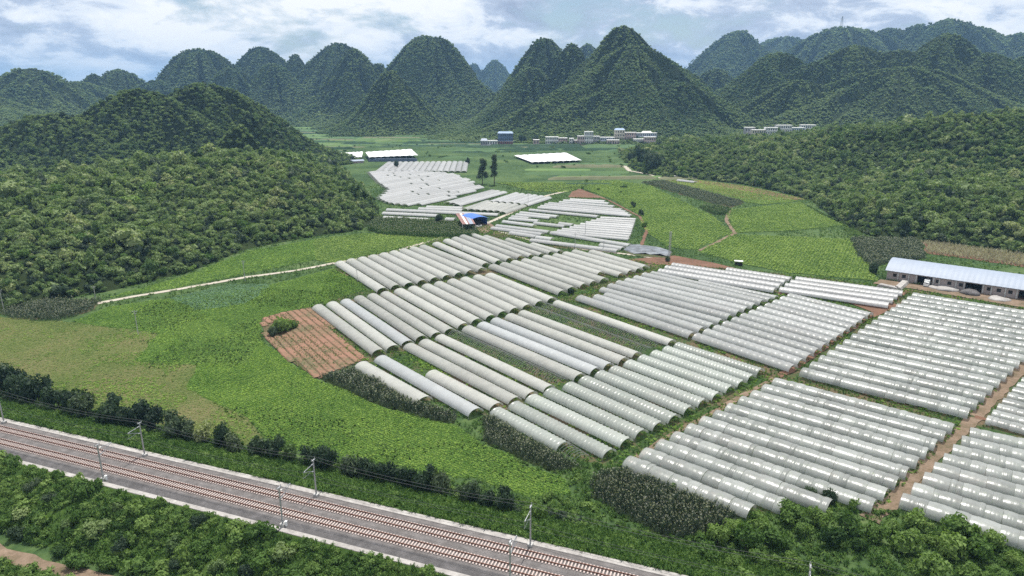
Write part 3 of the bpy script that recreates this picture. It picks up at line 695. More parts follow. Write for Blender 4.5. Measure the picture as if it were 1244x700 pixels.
# farm road, tracks, bare soil
rd = fine([at(x, y) for x, y in ((118, 369), (160, 361), (215, 352), (300, 337), (360, 329), (412, 319), (470, 308), (530, 291), (556, 282), (578, 276), (600, 268), (640, 250), (664, 238), (690, 232))], 6)
patch('farm_road', ribbon(rd, 3.0, 3.4), M_road)
rd2 = fine([at(x, y) for x, y in ((590, 270), (600, 279), (640, 291), (700, 302), (760, 309), (850, 321), (890, 326))], 6)
patch('dirt_track', ribbon(rd2, 3.4, 2.6), M_road)
def track(pts, w0, w1, mat=None): patch('dirt_track', ribbon(fine([at(x, y) for x, y in pts], 3), w0, w1, .3), mat or M_path)
track([(1056, 632), (1094, 600), (1120, 571), (1150, 540), (1184, 507), (1220, 470), (1262, 428), (1310, 388)], 3.6, 2.6)
track([(1184, 507), (1240, 520), (1300, 532)], 2.0, 2.0, M_brown)
track([(944, 458), (966, 448), (1000, 423), (1040, 396), (1072, 374), (1104, 352)], 2.4, 2.0, M_brown)
track([(944, 458), (905, 480), (860, 505), (810, 532), (765, 562)], 1.8, 1.6)
track([(944, 458), (900, 440), (845, 411), (800, 398), (690, 360)], 2.0, 1.6, M_soil)
track([(966, 448), (1060, 482), (1184, 507)], 1.6, 1.4, M_soil)
patch('bare_soil', pxpoly([(1002, 357), (1096, 371), (1062, 386), (1058, 379)]), M_brown)
patch('bare_soil', pxpoly([(948, 352), (1004, 362), (960, 358), (945, 358)]), M_brown)
patch('bare_soil', pxpoly([(820, 311), (868, 320), (900, 328), (800, 322), (757, 316)]), M_brown)
patch('bare_soil', pxpoly([(695, 233), (705, 230), (735, 241), (690, 240)]), M_brown)
patch('yard', pxpoly([(576, 272), (596, 272), (603, 277), (590, 284), (577, 282)]), M_path)
patch('yard', pxpoly([(1070, 340), (1244, 364), (1300, 372), (1300, 384), (1112, 352), (1060, 345)]), M_path)
tp = fine([rail(u, 71.0 + .5 * math.sin(u / 9), 0) for u in range(-330, -60, 10)], 3); patch('dirt_track', ribbon(tp, 3.2, 3.0, .25), M_path)
track([(886, 256), (882, 268), (893, 284), (850, 305)], 2.6, 2.2)
track([(702, 230), (740, 244), (778, 264), (786, 280), (778, 302)], 2.0, 2.0, M_brown)
track([(758, 201), (765, 208), (790, 212), (805, 217)], 5, 5, M_road)
# soil beds of the red field
def red_field():
    f = patch('red_soil_field', pxpoly(REDF), M_furrow); f['label'] = 'bare red-brown soil field in long raised beds left of the tunnels'
    poly = pxpoly(REDF); hole = pxpoly([(322, 398), (335, 391), (356, 391), (362, 399), (345, 408), (325, 409)])
    a = (at(460, 427) - at(386, 372)).normalized(); nrm = Vector((-a.y, a.x, 0)); c = at(378, 420)
    for k in range(-16, 17):
        off = k * 2.5
        s = [t for t in np.arange(-60, 60, .8) if in_poly(np.array([(c + nrm * off + a * t).x]), np.array([(c + nrm * off + a * t).y]), poly)[0] and not in_poly(np.array([(c + nrm * off + a * t).x]), np.array([(c + nrm * off + a * t).y]), hole)[0]]
        if len(s) < 5: continue
        prof = [(-1.14, -.05), (-.85, .24), (.85, .24), (1.14, -.05)]; runs = [[s[0]]]
        for t in s[1:]:
            if t - runs[-1][-1] > 1.2: runs.append([])
            runs[-1].append(t)
        for run in runs:
            if len(run) < 5: continue
            mb = MB(); V = []
            for t in run:
                p = c + nrm * off + a * t
                for o, z in prof:
                    q = p + nrm * (o + random.uniform(-.1, .1)); V.append((q.x, q.y, PZ[0] + z + random.uniform(-.05, .05)))
            n = len(run); mb.add(V, [(i * 4 + j, i * 4 + j + 1, (i + 1) * 4 + j + 1, (i + 1) * 4 + j) for i in range(n - 1) for j in range(3)])
            mb.build('soil_bed', M_red, f)
    x, y = poly_points(poly, 1.0); k = ~in_poly(x, y, hole) & (fbm(x / 6, y / 6, 3) > .52); x, y = x[k], y[k]; n = len(x)
    scatter('weeds', 'tuft', np.stack([x, y, np.full(n, PZ[0] + .1)], 1), rng.uniform(.5, 1.0, n), rng.uniform(.3, .8, n), 'thin green weeds sprouting on the red soil beds', 'weeds')
red_field()

# ------------------------------------------------------------------ plastic tunnels
# unit tunnel: runs along +x from 0 to 1, half width 1 in y, height 1 in z
def arch(t, k=1.0):            # t 0..1 over the arch, from one foot to the other
    a = math.pi * t; y = -math.cos(a); z = math.sin(a) ** .72
    return y * k, z * k
def cover_mesh(nb, mat, div=4, na=10, sag=.03, seed=0, t0=.06, cap=False):
    g = random.Random(seed); V = []; F = []; n = nb * div
    for i in range(n + 1):
        ph = (i % div) / div; bay = i // div
        if i % div == 0: amp = 0; 
        sg = -sag * math.sin(math.pi * ph) ** .7 if i % div else 0
        lift = g.uniform(-.012, .012)
        for j in range(na + 1):
            t = t0 + (1 - 2 * t0) * j / na; y, z = arch(t, 1 + sg + lift + g.uniform(-.006, .006))
            V.append((i / n, y, max(z, .12 if j in (0, na) else z)))
    for i in range(n):
        for j in range(na):
            a = i * (na + 1) + j; F.append((a, a + 1, a + na + 2, a + na + 1))
    return MB().add(V, F).mesh('film', mat, True)
COV = {}
def cover(nb, mat, sag, seed, div=4):
    k = (nb, mat.name, sag, seed, div)
    if k not in COV: COV[k] = cover_mesh(nb, mat, div=div, sag=sag, seed=seed)
    return COV[k]
def hoop_mesh(mat, r=.03, n=10):
    V = [(0, *arch(j / n)) for j in range(n + 1)]
    return MB().tube(V, r, 4).mesh('hoop', mat)
HOOP_L, HOOP_D = hoop_mesh(M_hoopl, .022), hoop_mesh(M_hoopl, .026)
PANELS = {}
def panel_mesh(mat, seed):
    """one taut sheet of film between two hoops, sagging in the middle"""
    g = random.Random(seed); V = []; F = []; n, na = 12, 12; bs = g.uniform(.03, .07)
    for i in range(n + 1):
        u = i / n; b = math.sin(math.pi * u) ** .6 * bs - .01 + (.010 if i % 3 == 0 else -.004)
        for j in range(na + 1):
            t = .055 + .89 * j / na; y, z = arch(t, 1.0 + b + g.uniform(-.005, .005)); V.append((.004 + u * .992, y, z))
    for i in range(n):
        for j in range(na):
            a = i * (na + 1) + j; F.append((a, a + 1, a + na + 2, a + na + 1))
    return MB().add(V, F).mesh('film_panel', mat, True)
for m in (F_silver,): PANELS[m.name] = [panel_mesh(m, q) for q in range(6)]
TN = [0]
def tunnel(a, b, w, mat, label, group, style='cover', hh=1.0, bay=1.2, sag=.03, ends=True):
    """a, b: ends of the ridge over the ground; w: width"""
    d = b - a; L = d.length; rz = math.atan2(d.y, d.x); hw = w / 2; H = min(2.5, hw * .86) * hh * random.uniform(.96, 1.04)
    root = empty('plastic_tunnel', (a.x, a.y, .1), rz); tag(root, label, 'tunnel', group); TN[0] += 1
    seed = TN[0] % 7
    if style == 'cover':
        nb = max(2, round(L / bay)); nb = int(round(nb / 2) * 2) if nb > 6 else nb
        link('film_cover', cover(nb, mat, sag, seed % 4), root, scale=(L, hw, H))
    elif style == 'panel':
        x = 0.0; g = random.Random(TN[0])
        while x < L - .8:
            k = min(L - x, bay * g.choice([.4, .6, .8, .8, 1, 1, 1.3, 1.7]));
            if L - x - k < 1.0: k = L - x
            f = g.uniform(.975, 1.02); p = link('film_panel', g.choice(PANELS[mat.name]), root, loc=(x, g.uniform(-.03, .03), 0), scale=(k, hw * f, H * f))
            p.rotation_euler = (g.gauss(0, .035), g.gauss(0, .006), g.gauss(0, .004)); x += k
    elif style == 'bare':
        x = 0.0
        while x <= L: link('hoop', HOOP_D, root, loc=(x, 0, 0), scale=(1, hw, H)).rotation_euler = (0, random.gauss(0, .02), 0); x += bay
        MB().tube([(0, 0, H), (L, 0, H)], .03, 4).tube([(0, -hw * .8, H * .6), (L, -hw * .8, H * .6)], .025, 4).tube([(0, hw * .8, H * .6), (L, hw * .8, H * .6)], .025, 4).build('purlins', M_hoop, root)
    if style != 'bare' and ends:
        for x in (0, L): link('hoop', HOOP_L, root, loc=(x, 0, 0), scale=(1, hw * 1.01, H * 1.01))
    return root
RH = 2.3
def ridge(x, y): p = at(x, y, RH); p.z = 0; return p
def block(rows, mat, desc, group, style='cover', bay=1.2, sag=.03, fill=.86, side='west', adj='', hh=1.0, mats=None, bare=(), notes=None):
    A = [(ridge(r[0], r[1]), ridge(r[2], r[3])) for r in rows]; n = len(A)
    for i, (a, b) in enumerate(A):
        j = i + 1 if i + 1 < n else i - 1
        d = (b - a).normalized(); nn = Vector((-d.y, d.x, 0)); m = (a + b) / 2; q = (A[j][0] + A[j][1]) / 2
        sp = abs((A[j][0] - a).dot(nn)) * .5 + abs((A[j][1] - b).dot(nn)) * .5
        if i in bare or j in bare: sp = min(sp, SPC)
        sp = min(max(sp, 3.6), 6.6); w = sp * fill
        if n > 1 and i > 0:
            k2 = abs((A[i - 1][0] - a).dot(nn)) * .5 + abs((A[i - 1][1] - b).dot(nn)) * .5; w = min(w, k2 * fill if k2 > 3.2 else w)
        lb = (notes or {}).get(i) or f"{adj} tunnel, {ORD[i]} from the {side} end of {desc}"
        st = 'bare' if i in bare else style
        if st == 'bare': lb = (notes or {}).get(i) or f"bare tunnel frame, {ORD[i]} in {desc}"
        tunnel(a, b, w, (mats or {}).get(i, mat), lb.strip(), group, st, hh, .95 if st == 'bare' else bay, sag)
SPC = 5.8
def lerp_rows(r0, r1, n): return [tuple(r0[k] + (r1[k] - r0[k]) * i / (n - 1) for k in range(4)) for i in range(n)]
def plerp(r0, r1, n):
    """even spacing on the ground between the first and the last tunnel"""
    e = [at(r0[0], r0[1], RH), at(r0[2], r0[3], RH), at(r1[0], r1[1], RH), at(r1[2], r1[3], RH)]; o = []
    for i in range(n):
        t = i / (n - 1); o.append((e[0].lerp(e[2], t), e[1].lerp(e[3], t)))
    return o
def block_w(AB, mat, desc, group, **kw):
    def proj(p):
        c, s = math.cos(TH), math.sin(TH); z = RH - CH; f = p.y * c - z * s; u = p.y * s + z * c
        return 622 + F * p.x / f, 350 - F * u / f
    block([(*proj(a), *proj(b)) for a, b in AB], mat, desc, group, **kw)
rA = plerp((412.6, 317.4, 465, 350.4), (513.9, 298, 586, 326), 9)
block_w(rA, F_warm, 'the block beside the farm road', 'tunnels beside the farm road', adj='grey-beige')
r = [(530, 294.3, 591, 319.7), (543, 290.5, 606.4, 316.8), (553, 288, 619.9, 313.5), (562.5, 285.5, 633.4, 311), (574, 282.5, 646, 308.5), (590, 284.7, 658.5, 307), (617, 288.7, 670, 305), (647, 294, 680.6, 303.3)]
block(r, F_warm, 'the short block below the shed', 'tunnels below the shed', adj='grey-beige')
C = [(386, 370, 460, 425), (403, 366, 477.7, 419.5), (419.8, 363, 495.4, 413.9), (436, 359.2, 512.3, 408.2), (452, 356.5, 530.8, 404.2), (468, 354, 546.9, 399.4), (485, 351, 563.7, 393.8), (501.8, 348, 580, 388), (518, 344.8, 597, 383), (533, 342, 611.4, 378.5), (549, 339, 626, 374.5), (564.5, 336.7, 641.2, 370.5), (580, 334.3, 656.5, 366.4), (594.6, 332, 671, 362.4)]
block(C, F_warm, 'the row starting at the red field', 'tunnels right of the red soil field', adj='cream-grey', mats={2: F_blue}, notes={2: 'bluish-white plastic tunnel, third right of the red soil field'})
D = [(439, 440.4, 515.7, 483.5), (462.4, 432.3, 578.4, 497.2), (524.5, 449.7, 603.3, 490), (497, 417, 625.8, 483), (515.5, 412.3, 645.9, 476.5), (534.8, 406.3, 667.6, 468.5), (551, 401.5, 686, 461.5), (568, 396.2, 704.7, 454.9), (585.7, 391.4, 724, 447.6), (601.8, 386.5, 740, 442), (619.5, 381.7, 758.5, 435.6), (634.8, 376.9, 774, 428), (650, 372.5, 789, 422.5), (663.5, 368.5, 803, 417.5), (676.6, 364.8, 816.7, 413)]
block(D, F_warm, 'the row behind the dark maize', 'tunnels in the long diagonal row', adj='pale grey', bare=(6, 12, 13), mats={1: F_blue, 8: F_blue, 9: F_blue}, sag=.035,
      notes={0: 'short cream plastic tunnel at the lower corner of the red soil field', 1: 'bluish-white plastic tunnel beside the dark maize patch', 2: 'short cream tunnel with open grass behind its upper end', 6: 'bare brown tunnel frame over soil between two covered tunnels', 12: 'uncovered tunnel frame over dark plants, lower of the two side by side', 13: 'uncovered tunnel frame over dark plants, upper of the two side by side'})
E_ = [(602.5, 495, 684.5, 537.5), (625, 487.8, 740.8, 546.5), (646, 479.7, 761.7, 533.6), (667.6, 472.2, 780, 523.5), (691, 465.3, 801, 514.3), (710, 457.7, 820, 505.5), (729, 451, 838, 495), (745.5, 445, 855, 486), (763.7, 437.9, 872, 478), (780, 431.6, 888, 469.5), (795, 425.8, 902, 462.8), (809.5, 420.5, 914, 455.6), (823, 416.2, 925, 448.3)]
block(E_, F_green, 'the ribbed block above the maize', 'finely ribbed greenish tunnels', adj='greenish', bay=1.2, sag=.085, notes={0: 'greenish plastic tunnel with its lower end stripped to bare hoops'})
tunnel(ridge(685.5, 538), ridge(709, 553.5), 5.0, F_green, 'bare hoop frame continuing the lowest greenish tunnel over red soil', 'finely ribbed greenish tunnels', 'bare', bay=.95)
Frows = [(598.6, 321.4, 683.8, 353.6), (612.2, 319, 695.9, 348.8), (625, 316.6, 710.3, 344.8), (637.5, 314.2, 722, 341.5), (650, 312, 734.4, 338.3), (662.9, 309.9, 730.4, 330.3), (675, 308.1, 755.5, 331.9), (687, 306.2, 767, 328.6), (698.3, 303.8, 777, 326), (719.2, 304.1, 784.6, 323)]
block(Frows, F_warm, 'the block below the grey plastic sheet', 'tunnels beside the grass strip', adj='beige-grey')
G = [(704.7, 359.2, 842, 404.5), (724.8, 358.4, 854, 398.2), (736.9, 355.2, 866, 392.9), (732, 348.8, 877, 387.6), (741.7, 344.8, 888, 382.4), (751.5, 341.2, 898.7, 377.6), (762, 338, 908, 373.2), (772.5, 335, 917.5, 368.9), (783, 331.8, 927, 364.9), (792.6, 328.6, 936, 361), (850.5, 338.2, 943.7, 357.8)]
block(G, F_pale, 'the centre block of thin tunnels', 'tunnels in the centre block', adj='silvery', sag=.05, bay=2.0)
Hh = [(801.5, 327, 942, 350.3), (809.5, 323, 948.5, 345.2), (817.5, 319.8, 954.5, 340.6), (883.5, 325.2, 961, 336.8)]
block(Hh, F_white, 'the white block below the leafy field', 'white tunnels below the leafy field', adj='bright white', bay=2.0, sag=.05, side='lower')
I_ = [(948, 349, 1079.9, 368.2), (954.5, 344.4, 1085.5, 362.8), (961, 340.4, 1091, 358.2), (967.3, 336.4, 1096.8, 353.8)]
block(I_, F_white, 'the white block near the slabs', 'white tunnels near the concrete slabs', adj='bright white', bay=2.0, sag=.05, side='lower')
J = plerp((846.5, 405.7, 964.3, 444.2), (959.3, 357, 1058, 380.5), 12)
block_w(J, F_pale, 'the block below the soil triangle', 'tunnels below the soil triangle', adj='silvery', bay=2.2, sag=.05, side='lower')
K = plerp((974.8, 448.5, 1178, 498.7), (1109, 356.5, 1295, 386.5), 17)
block_w(K, F_silver, 'the big block before the barn', 'tunnels in front of the arched barn', style='panel', bay=3.0, adj='silvery', side='lower')
Lr = [(762.5, 556, 913.6, 616.5), (782.6, 545.7, 953.7, 610), (801, 535.2, 1009, 610), (818.8, 525.6, 1063, 609), (836.5, 516, 1077.5, 595.6), (853.3, 507, 1091, 582), (869.4, 499, 1103.5, 569.8), (884.5, 491, 1116, 557.8), (900.2, 482.7, 1127.3, 546.7), (914.4, 475, 1138, 536.2), (928, 467.2, 1149, 526), (941, 460, 1158.8, 516.8)]
block(Lr, F_silver, 'the block above the big maize patch', 'silvery tunnels above the maize patch', style='panel', bay=3.0, adj='shiny', side='lower')
Mm = plerp((1096, 602.5, 1330, 679), (1178.6, 521.5, 1370, 564), 8)
block_w(Mm, F_silver, 'the lower right corner block', 'tunnels at the lower right corner', style='panel', bay=3.0, adj='shiny', side='lower')
Nn = plerp((1200, 504.5, 1340, 542), (1262, 436, 1400, 466), 12)
block_w(Nn[:8], F_silver, 'the narrow block at the right edge', 'tunnels at the right edge', style='panel', bay=3.2, adj='shiny', side='lower')
# far tunnels, in the tile coordinates they were measured in
def tile(x0, y0, s, rows): return [(x0 + a / s, y0 + b / s, x0 + c / s, y0 + d / s) for a, b, c, d in rows]
def far(rows, mat, desc, group, w=None, hh=.9, n_=None, adj='white', bay=2.6):
    for i, r_ in enumerate(rows):
        a, b = ridge(r_[0], r_[1]), ridge(r_[2], r_[3]); d = b - a; L = d.length
        if L < 3: continue
        m = cover(max(4, int(L / bay / 4) * 4), mat, .04, i % 3, 2)
        o = link('plastic_tunnel', m, None, (a.x, a.y, .1), math.atan2(d.y, d.x), (L, w / 2, min(2.3, w * .42) * hh))
        tag(o, f"{adj} tunnel, {ORD[i % 45]} from the {n_ or 'top'} of {desc}", 'tunnel', group)
Pl = [(640, 97, 900, 112), (590, 105, 930, 128), (560, 118, 970, 150), (480, 125, 1030, 175), (450, 135, 1060, 190), (420, 147, 1080, 205), (400, 158, 1100, 218), (335, 175, 850, 225), (265, 195, 545, 225), (235, 210, 490, 235), (200, 225, 330, 238), (180, 240, 400, 258), (135, 262, 370, 292), (370, 272, 600, 298), (560, 275, 660, 288), (85, 293, 480, 340), (50, 310, 430, 358), (190, 345, 385, 375), (500, 345, 1090, 440), (385, 378, 505, 392), (870, 435, 1040, 462), (345, 400, 1000, 480)]
far(tile(590, 225, 6.22, Pl), F_white, 'the fan-shaped far block', 'tunnels in the fan-shaped block', 5.2)
Pr = [(870, 232, 1135, 245), (840, 245, 1130, 262), (800, 255, 1125, 278), (760, 268, 1120, 293), (720, 280, 1115, 308), (670, 293, 1110, 323), (640, 305, 1105, 339), (580, 318, 1100, 356), (545, 330, 1090, 374), (520, 342, 1085, 392)]
far(tile(590, 225, 6.22, Pr), F_white, 'the close-set right rows of the fan', 'tunnels in the fan-shaped block', 4.8)
Q1 = [(935, 402, 760, 462), (870, 393, 715, 452), (815, 388, 660, 450), (760, 386, 608, 446), (705, 380, 550, 443), (650, 376, 500, 440), (640, 366, 440, 434)]
far(tile(500, 190, 6.91, Q1), F_warm, 'the lower row left of the road', 'tunnels left of the farm road', 6.2, n_='road', adj='greyish')
Q2 = [(1150, 335, 950, 398), (1090, 325, 890, 388), (1035, 318, 835, 382), (985, 312, 770, 378), (930, 307, 715, 373), (880, 300, 660, 372)]
far(tile(500, 190, 6.91, Q2), F_white, 'the upper row left of the road', 'tunnels left of the farm road', 6.2, n_='road', adj='whitish')
Q3 = [(775, 290, 375, 398), (720, 282, 345, 388), (680, 278, 300, 380)]
far(tile(500, 190, 6.91, Q3), F_white, 'the three rows along the green strip', 'tunnels along the green strip', 7.0, n_='green strip')
Q4 = [(490, 122, 760, 130), (430, 135, 760, 147), (190, 143, 1030, 180), (160, 168, 570, 187), (165, 200, 500, 217)]
far(tile(440, 230, 6.22, Q4), F_white, 'the level rows behind the maize', 'level tunnels behind the maize', 6.2)
# the big mass: parallel tunnels clipped to its outline
def mass():
    poly = pxpoly([(x / 5.183 + 380, y / 5.183 + 160) for x, y in [(335, 258), (600, 252), (860, 268), (940, 290), (1005, 320), (1070, 365), (940, 400), (840, 440), (700, 470), (560, 474), (450, 460), (400, 432), (465, 375), (400, 330)]])
    a, b = at(485, 250.7), at(586, 229.5); d = (b - a).normalized(); nn = Vector((-d.y, d.x, 0))
    if nn.y > 0: nn = -nn
    o0 = min((p - a).dot(nn) for p in poly); o1 = max((p - a).dot(nn) for p in poly); i = 0; o = o0 + 3; g = random.Random(4)
    lab = 'the mass beside the left hill'
    while o < o1 and i < 45:
        ts = np.arange(-400, 400, 2.0); x = a.x + nn.x * o + d.x * ts; y = a.y + nn.y * o + d.y * ts; ins = in_poly(x, y, poly)
        seg = []; t0 = None
        for t, k in zip(ts, ins):
            if k and t0 is None: t0 = t
            if not k and t0 is not None: seg.append((t0, t)); t0 = None
        for (s0, s1) in seg[:1]:
            if s1 - s0 < 8: continue
            L = s1 - s0; cuts = [s0] + ([s0 + L * g.uniform(.3, .7)] if L > 60 else []) + [s1]
            for q, (c0, c1) in enumerate(zip(cuts[:-1], cuts[1:])):
                gap = g.choice([2, 2, 3, 8]); p = a + nn * o + d * (c0 + 1); Lq = max(6, c1 - c0 - gap)
                m = cover(max(4, int(Lq / 10) * 4), F_white, .03, i % 3, 2)
                t_ = link('plastic_tunnel', m, None, (p.x, p.y, .1), math.atan2(d.y, d.x), (Lq, 3.05, 2.0))
                pos = '' if len(cuts) == 2 else (' nearer end' if q == 0 else ' farther end')
                tag(t_, f"white tunnel{pos}, {ORD[i]} row from the top of {lab}", 'tunnel', 'tunnels in the broad white mass')
        o += 6.9; i += 1
mass()
TR_ = []
for i in range(15):
    t = i / 14; TR_.append((473 + (566 - 473) * t, 196.2 - .8 * t, 459 + (563.5 - 459) * t, 207.0 + .6 * t))
far(TR_, F_white, 'the slanting block beyond the white mass', 'slanting tunnels beyond the white mass', 6.5, n_='left end')
far([(824, 217.5, 845, 220)], F_white, 'the right woodland, on its own', 'lone tunnel by the woodland', 6, adj='single white', n_='foot')
# ground cover round the tunnels
def under_tunnels():
    poly = pxpoly(GH); tr = [pxpoly(p) for p in ([(1050, 640), (1094, 596), (1180, 505), (1250, 430), (1262, 440), (1196, 512), (1110, 604), (1075, 640)], [(1002, 357), (1096, 371), (1062, 386), (1050, 379)])]
    x, y = poly_points(poly, 1.35); k = fbm(x / 9, y / 9, 3) > .42
    for t in tr: k &= ~in_poly(x, y, t)
    k &= in_view(np.stack([x, y, 0 * x], 1), 30, 40); x, y = x[k], y[k]; n = len(x)
    scatter('weeds', 'tuft', np.stack([x, y, np.full(n, .05)], 1), rng.uniform(.8, 1.7, n), rng.uniform(.6, 1.5, n), 'low green weeds and crop rows between and under the plastic tunnels', 'weeds')
    x, y = poly_points(poly, 2.1); k = (fbm(x / 14 + 9, y / 14, 3) > .36)
    for t in tr: k &= ~in_poly(x, y, t)
    x, y = x[k], y[k]; n = len(x)
    scatter('pepper_plants', 'bean', np.stack([x, y, np.full(n, .05)], 1), rng.uniform(.6, 1.0, n), rng.uniform(.6, 1.5, n), 'dark leafy plants showing under and beside the plastic tunnels', 'plants')
    for k_, pts in enumerate(([(640, 368), (672, 361), (812, 415), (780, 428)], [(545, 402), (560, 398), (692, 458), (672, 466)])):
        x, y = poly_points(pxpoly(pts), 1.0); n = len(x)
        scatter('maize_plants', 'maize', np.stack([x, y, np.full(n, .05)], 1), .6, .28, ['dark plants growing under the two uncovered tunnel frames', 'dark plants along the brown uncovered tunnel frame'][k_], 'crops')
    x, y = poly_points(pxpoly([(490, 428), (500, 424), (530, 441), (545, 460), (520, 450)]), .8); n = len(x)
    scatter('low_crop', 'bean', np.stack([x, y, np.full(n, .05)], 1), .8, .7, 'bright green strip between two tunnels near the red soil field', 'crops')
under_tunnels()

# ------------------------------------------------------------------ trees and shrubs one can tell apart
def near_crown(seed, mat, n=520, size=.20, nb=7, flat=.85, h=1.0, spread=.55):
    mb = MB(); B = crown_blobs(seed, nb, spread=spread, flat=flat, h=h)
    for j, b in enumerate(B): lump(mb, b, seed * 31 + j, .68)
    cards(mb, n, B, size, seed=seed); return mb.mesh('crown', mat)
def trunk_mesh(seed, h=1.0):
    g = random.Random(seed); m = MB(); m.tube([(0, 0, 0), (.02, .01, h * .5), (.0, .04, h)], .05, 6, .025)
    for k in range(4):
        a = g.uniform(0, 6.28); m.tube([(0, 0, h * .45), (.2 * math.cos(a), .2 * math.sin(a), h * .75), (.38 * math.cos(a), .38 * math.sin(a), h * 1.0)], .025, 4, .01)
    return m.mesh('trunk', M_trunk)
CR = {'hedge': [near_crown(200 + i, L_hedge) for i in range(6)], 'bush': [near_crown(220 + i, L_bush, 460, .22, 6, .8, .85) for i in range(6)],
      'olive': [near_crown(240 + i, L_hill, 420, .24, 5) for i in range(3)]}
TK = [trunk_mesh(i, .8) for i in range(4)]
def tree(name, loc, r, h, kind, label, cat, group, i):
    t = tag(empty(name, loc, i * 1.7), label, cat, group)
    if name.endswith('tree'): link('trunk', TK[i % 4], t, scale=(r * 1.4, r * 1.4, h * .75))
    c = link('crown', CR[kind][i % len(CR[kind])], t, loc=(0, 0, h * .12 if name.endswith('tree') else 0), scale=(r, r * random.uniform(.85, 1.15), h * .85)); return t
hedge = [(2, 474, 25), (14, 480, 27), (26, 484, 24), (48, 490, 28), (72, 498, 25), (92, 502, 24), (105, 508, 27), (135, 516, 28), (152, 519, 20), (169, 517, 26), (188, 522, 24), (216, 534, 28), (230, 536, 22), (247, 538, 22), (268, 545, 27), (286, 551, 24), (314, 556, 27), (333, 558, 24), (355, 560, 22), (378, 567, 22), (400, 570, 28), (428, 582, 27), (449, 584, 27), (470, 586, 24), (496, 593, 25), (516, 597, 28), (535, 602, 26), (570, 611, 27), (590, 618, 22), (614, 622, 26)]
for i, (x, y, d) in enumerate(hedge):
    p = at_g(x, y); sc = (p - cam.location).length / F; r = d * .5 * sc * 1.12
    ol = i in (13, 18); mast = ['first', 'second', 'third', 'fourth']
    tree('hedge_tree', p, r, r * 1.75, 'olive' if ol else 'hedge', f"{'olive-green rounded' if ol else 'dark rounded'} tree, {ORD[i]} from the west in the hedge behind the railway", 'tree', 'dark trees in the railway hedge', i)
g = random.Random(11)
br = [(872, 652), (892, 645), (905, 660), (925, 640), (940, 655), (958, 628), (975, 645), (992, 632), (1010, 655), (1030, 640), (1045, 662), (1062, 648), (1082, 640), (1098, 662), (1112, 638), (1130, 655), (1150, 668), (1165, 650), (1188, 672), (1205, 660), (1228, 680), (1240, 694), (860, 672), (890, 684), (920, 680), (960, 684), (1000, 690), (1180, 700), (1215, 706), (1130, 695)]
for i, (x, y) in enumerate(br):
    p = at_g(x, y + 8); r = g.uniform(1.7, 3.6)
    tree('bushy_tree', p, r, r * 1.5, 'bush', f"bright bushy tree, {ORD[i]} of the thicket below the silvery tunnels", 'tree', 'bushy trees below the silvery tunnels', i)
sb = [(8, 640), (22, 655), (40, 650), (30, 630), (75, 672), (60, 610), (95, 690), (120, 650), (135, 690), (150, 668), (170, 692), (85, 640), (200, 650), (215, 690), (245, 672), (265, 692), (290, 660), (240, 640), (320, 690), (345, 678), (375, 694), (300, 700), (180, 640), (140, 620), (100, 600), (40, 595), (410, 700), (210, 668)]
for i, (x, y) in enumerate(sb):
    p = at_g(x, y); r = g.uniform(1.5, 2.6)
    tree('shrub', p, r, r * 1.2, ['bush', 'hedge', 'bush', 'olive'][i % 4], f"{['bright', 'dark', 'leafy', 'dull olive'][i % 4]} shrub, {ORD[i]} from the corner track up the railway bank", 'shrub', 'shrubs on the railway bank', i)
for i, (x, y, d, k, nm, lb) in enumerate([(654, 632, 26, 'bush', 'leafy_shrub', 'pale green broad-leaved shrub beside the last trackside mast'), (344, 404, 26, 'bush', 'bush', 'dark green bush standing in the red soil field'), (332, 408, 14, 'hedge', 'bush', 'small dark bush at the edge of the red soil field'), (356, 399, 16, 'bush', 'bush', 'green bush at the right end of the clump in the red field'),
    (694, 358, 11, 'hedge', 'bush', 'round dark bush between the tunnel blocks at the grass strip'), (533, 272, 12, 'hedge', 'garden_tree', 'dark round tree left of the rusty shed roof'), (482, 204, 9, 'hedge', 'garden_tree', 'small dark tree at the slanting far tunnels'),
    (568, 199, 8, 'hedge', 'bush', 'small dark bush at the right end of the slanting tunnels'), (812, 318, 8, 'hedge', 'bush', 'small bush at the foot of the lattice pole'), (1060, 332, 14, 'hedge', 'bush', 'dark bush at the left end of the arched barn'),
    (1047, 262, 10, 'hedge', 'garden_tree', 'dark tree at the corner where fields meet the right woodland'), (770, 252, 8, 'hedge', 'bush', 'dark bush on the curved track'), (779, 262, 9, 'hedge', 'bush', 'dark bush at the bend of the curved track'), (783, 276, 9, 'bush', 'bush', 'green bush below the bend of the curved track'),
    (1005, 612, 20, 'hedge', 'bush', 'grey-green bush at the cut-off end of a silvery tunnel'), (985, 606, 18, 'hedge', 'bush', 'grey-green bush between two silvery tunnel ends'), (1036, 618, 18, 'bush', 'bush', 'green bush under the silvery tunnels near the dirt track'), (388, 192, 15, 'hedge', 'garden_tree', 'dark tree at the left end of the white canopies'), (378, 196, 13, 'hedge', 'garden_tree', 'dark tree on the hill edge by the white canopies'),
    (780, 204, 26, 'hedge', 'edge_tree', 'dark tree at the tip of the right-hand wood, farthest left'), (793, 210, 26, 'hedge', 'edge_tree', 'dark tree at the tip of the right-hand wood, beside the pale path'), (768, 199, 16, 'hedge', 'edge_tree', 'lower dark tree standing out from the right-hand wood'),
    (570, 170, 8, 'hedge', 'garden_tree', 'small dark tree left of the blue-roofed village house'), (692, 174, 9, 'hedge', 'garden_tree', 'dark tree between the village houses'), (635, 174, 11, 'hedge', 'garden_tree', 'dark tree right of the blue-roofed village house'), (650, 174, 10, 'hedge', 'garden_tree', 'dark tree left of the white village house')]):
    p = at_g(x, y); r = d * .5 * (p - cam.location).length / F
    tree(nm, p, r, r * 1.7, k, lb, 'tree' if 'tree' in nm else 'bush', None, i)
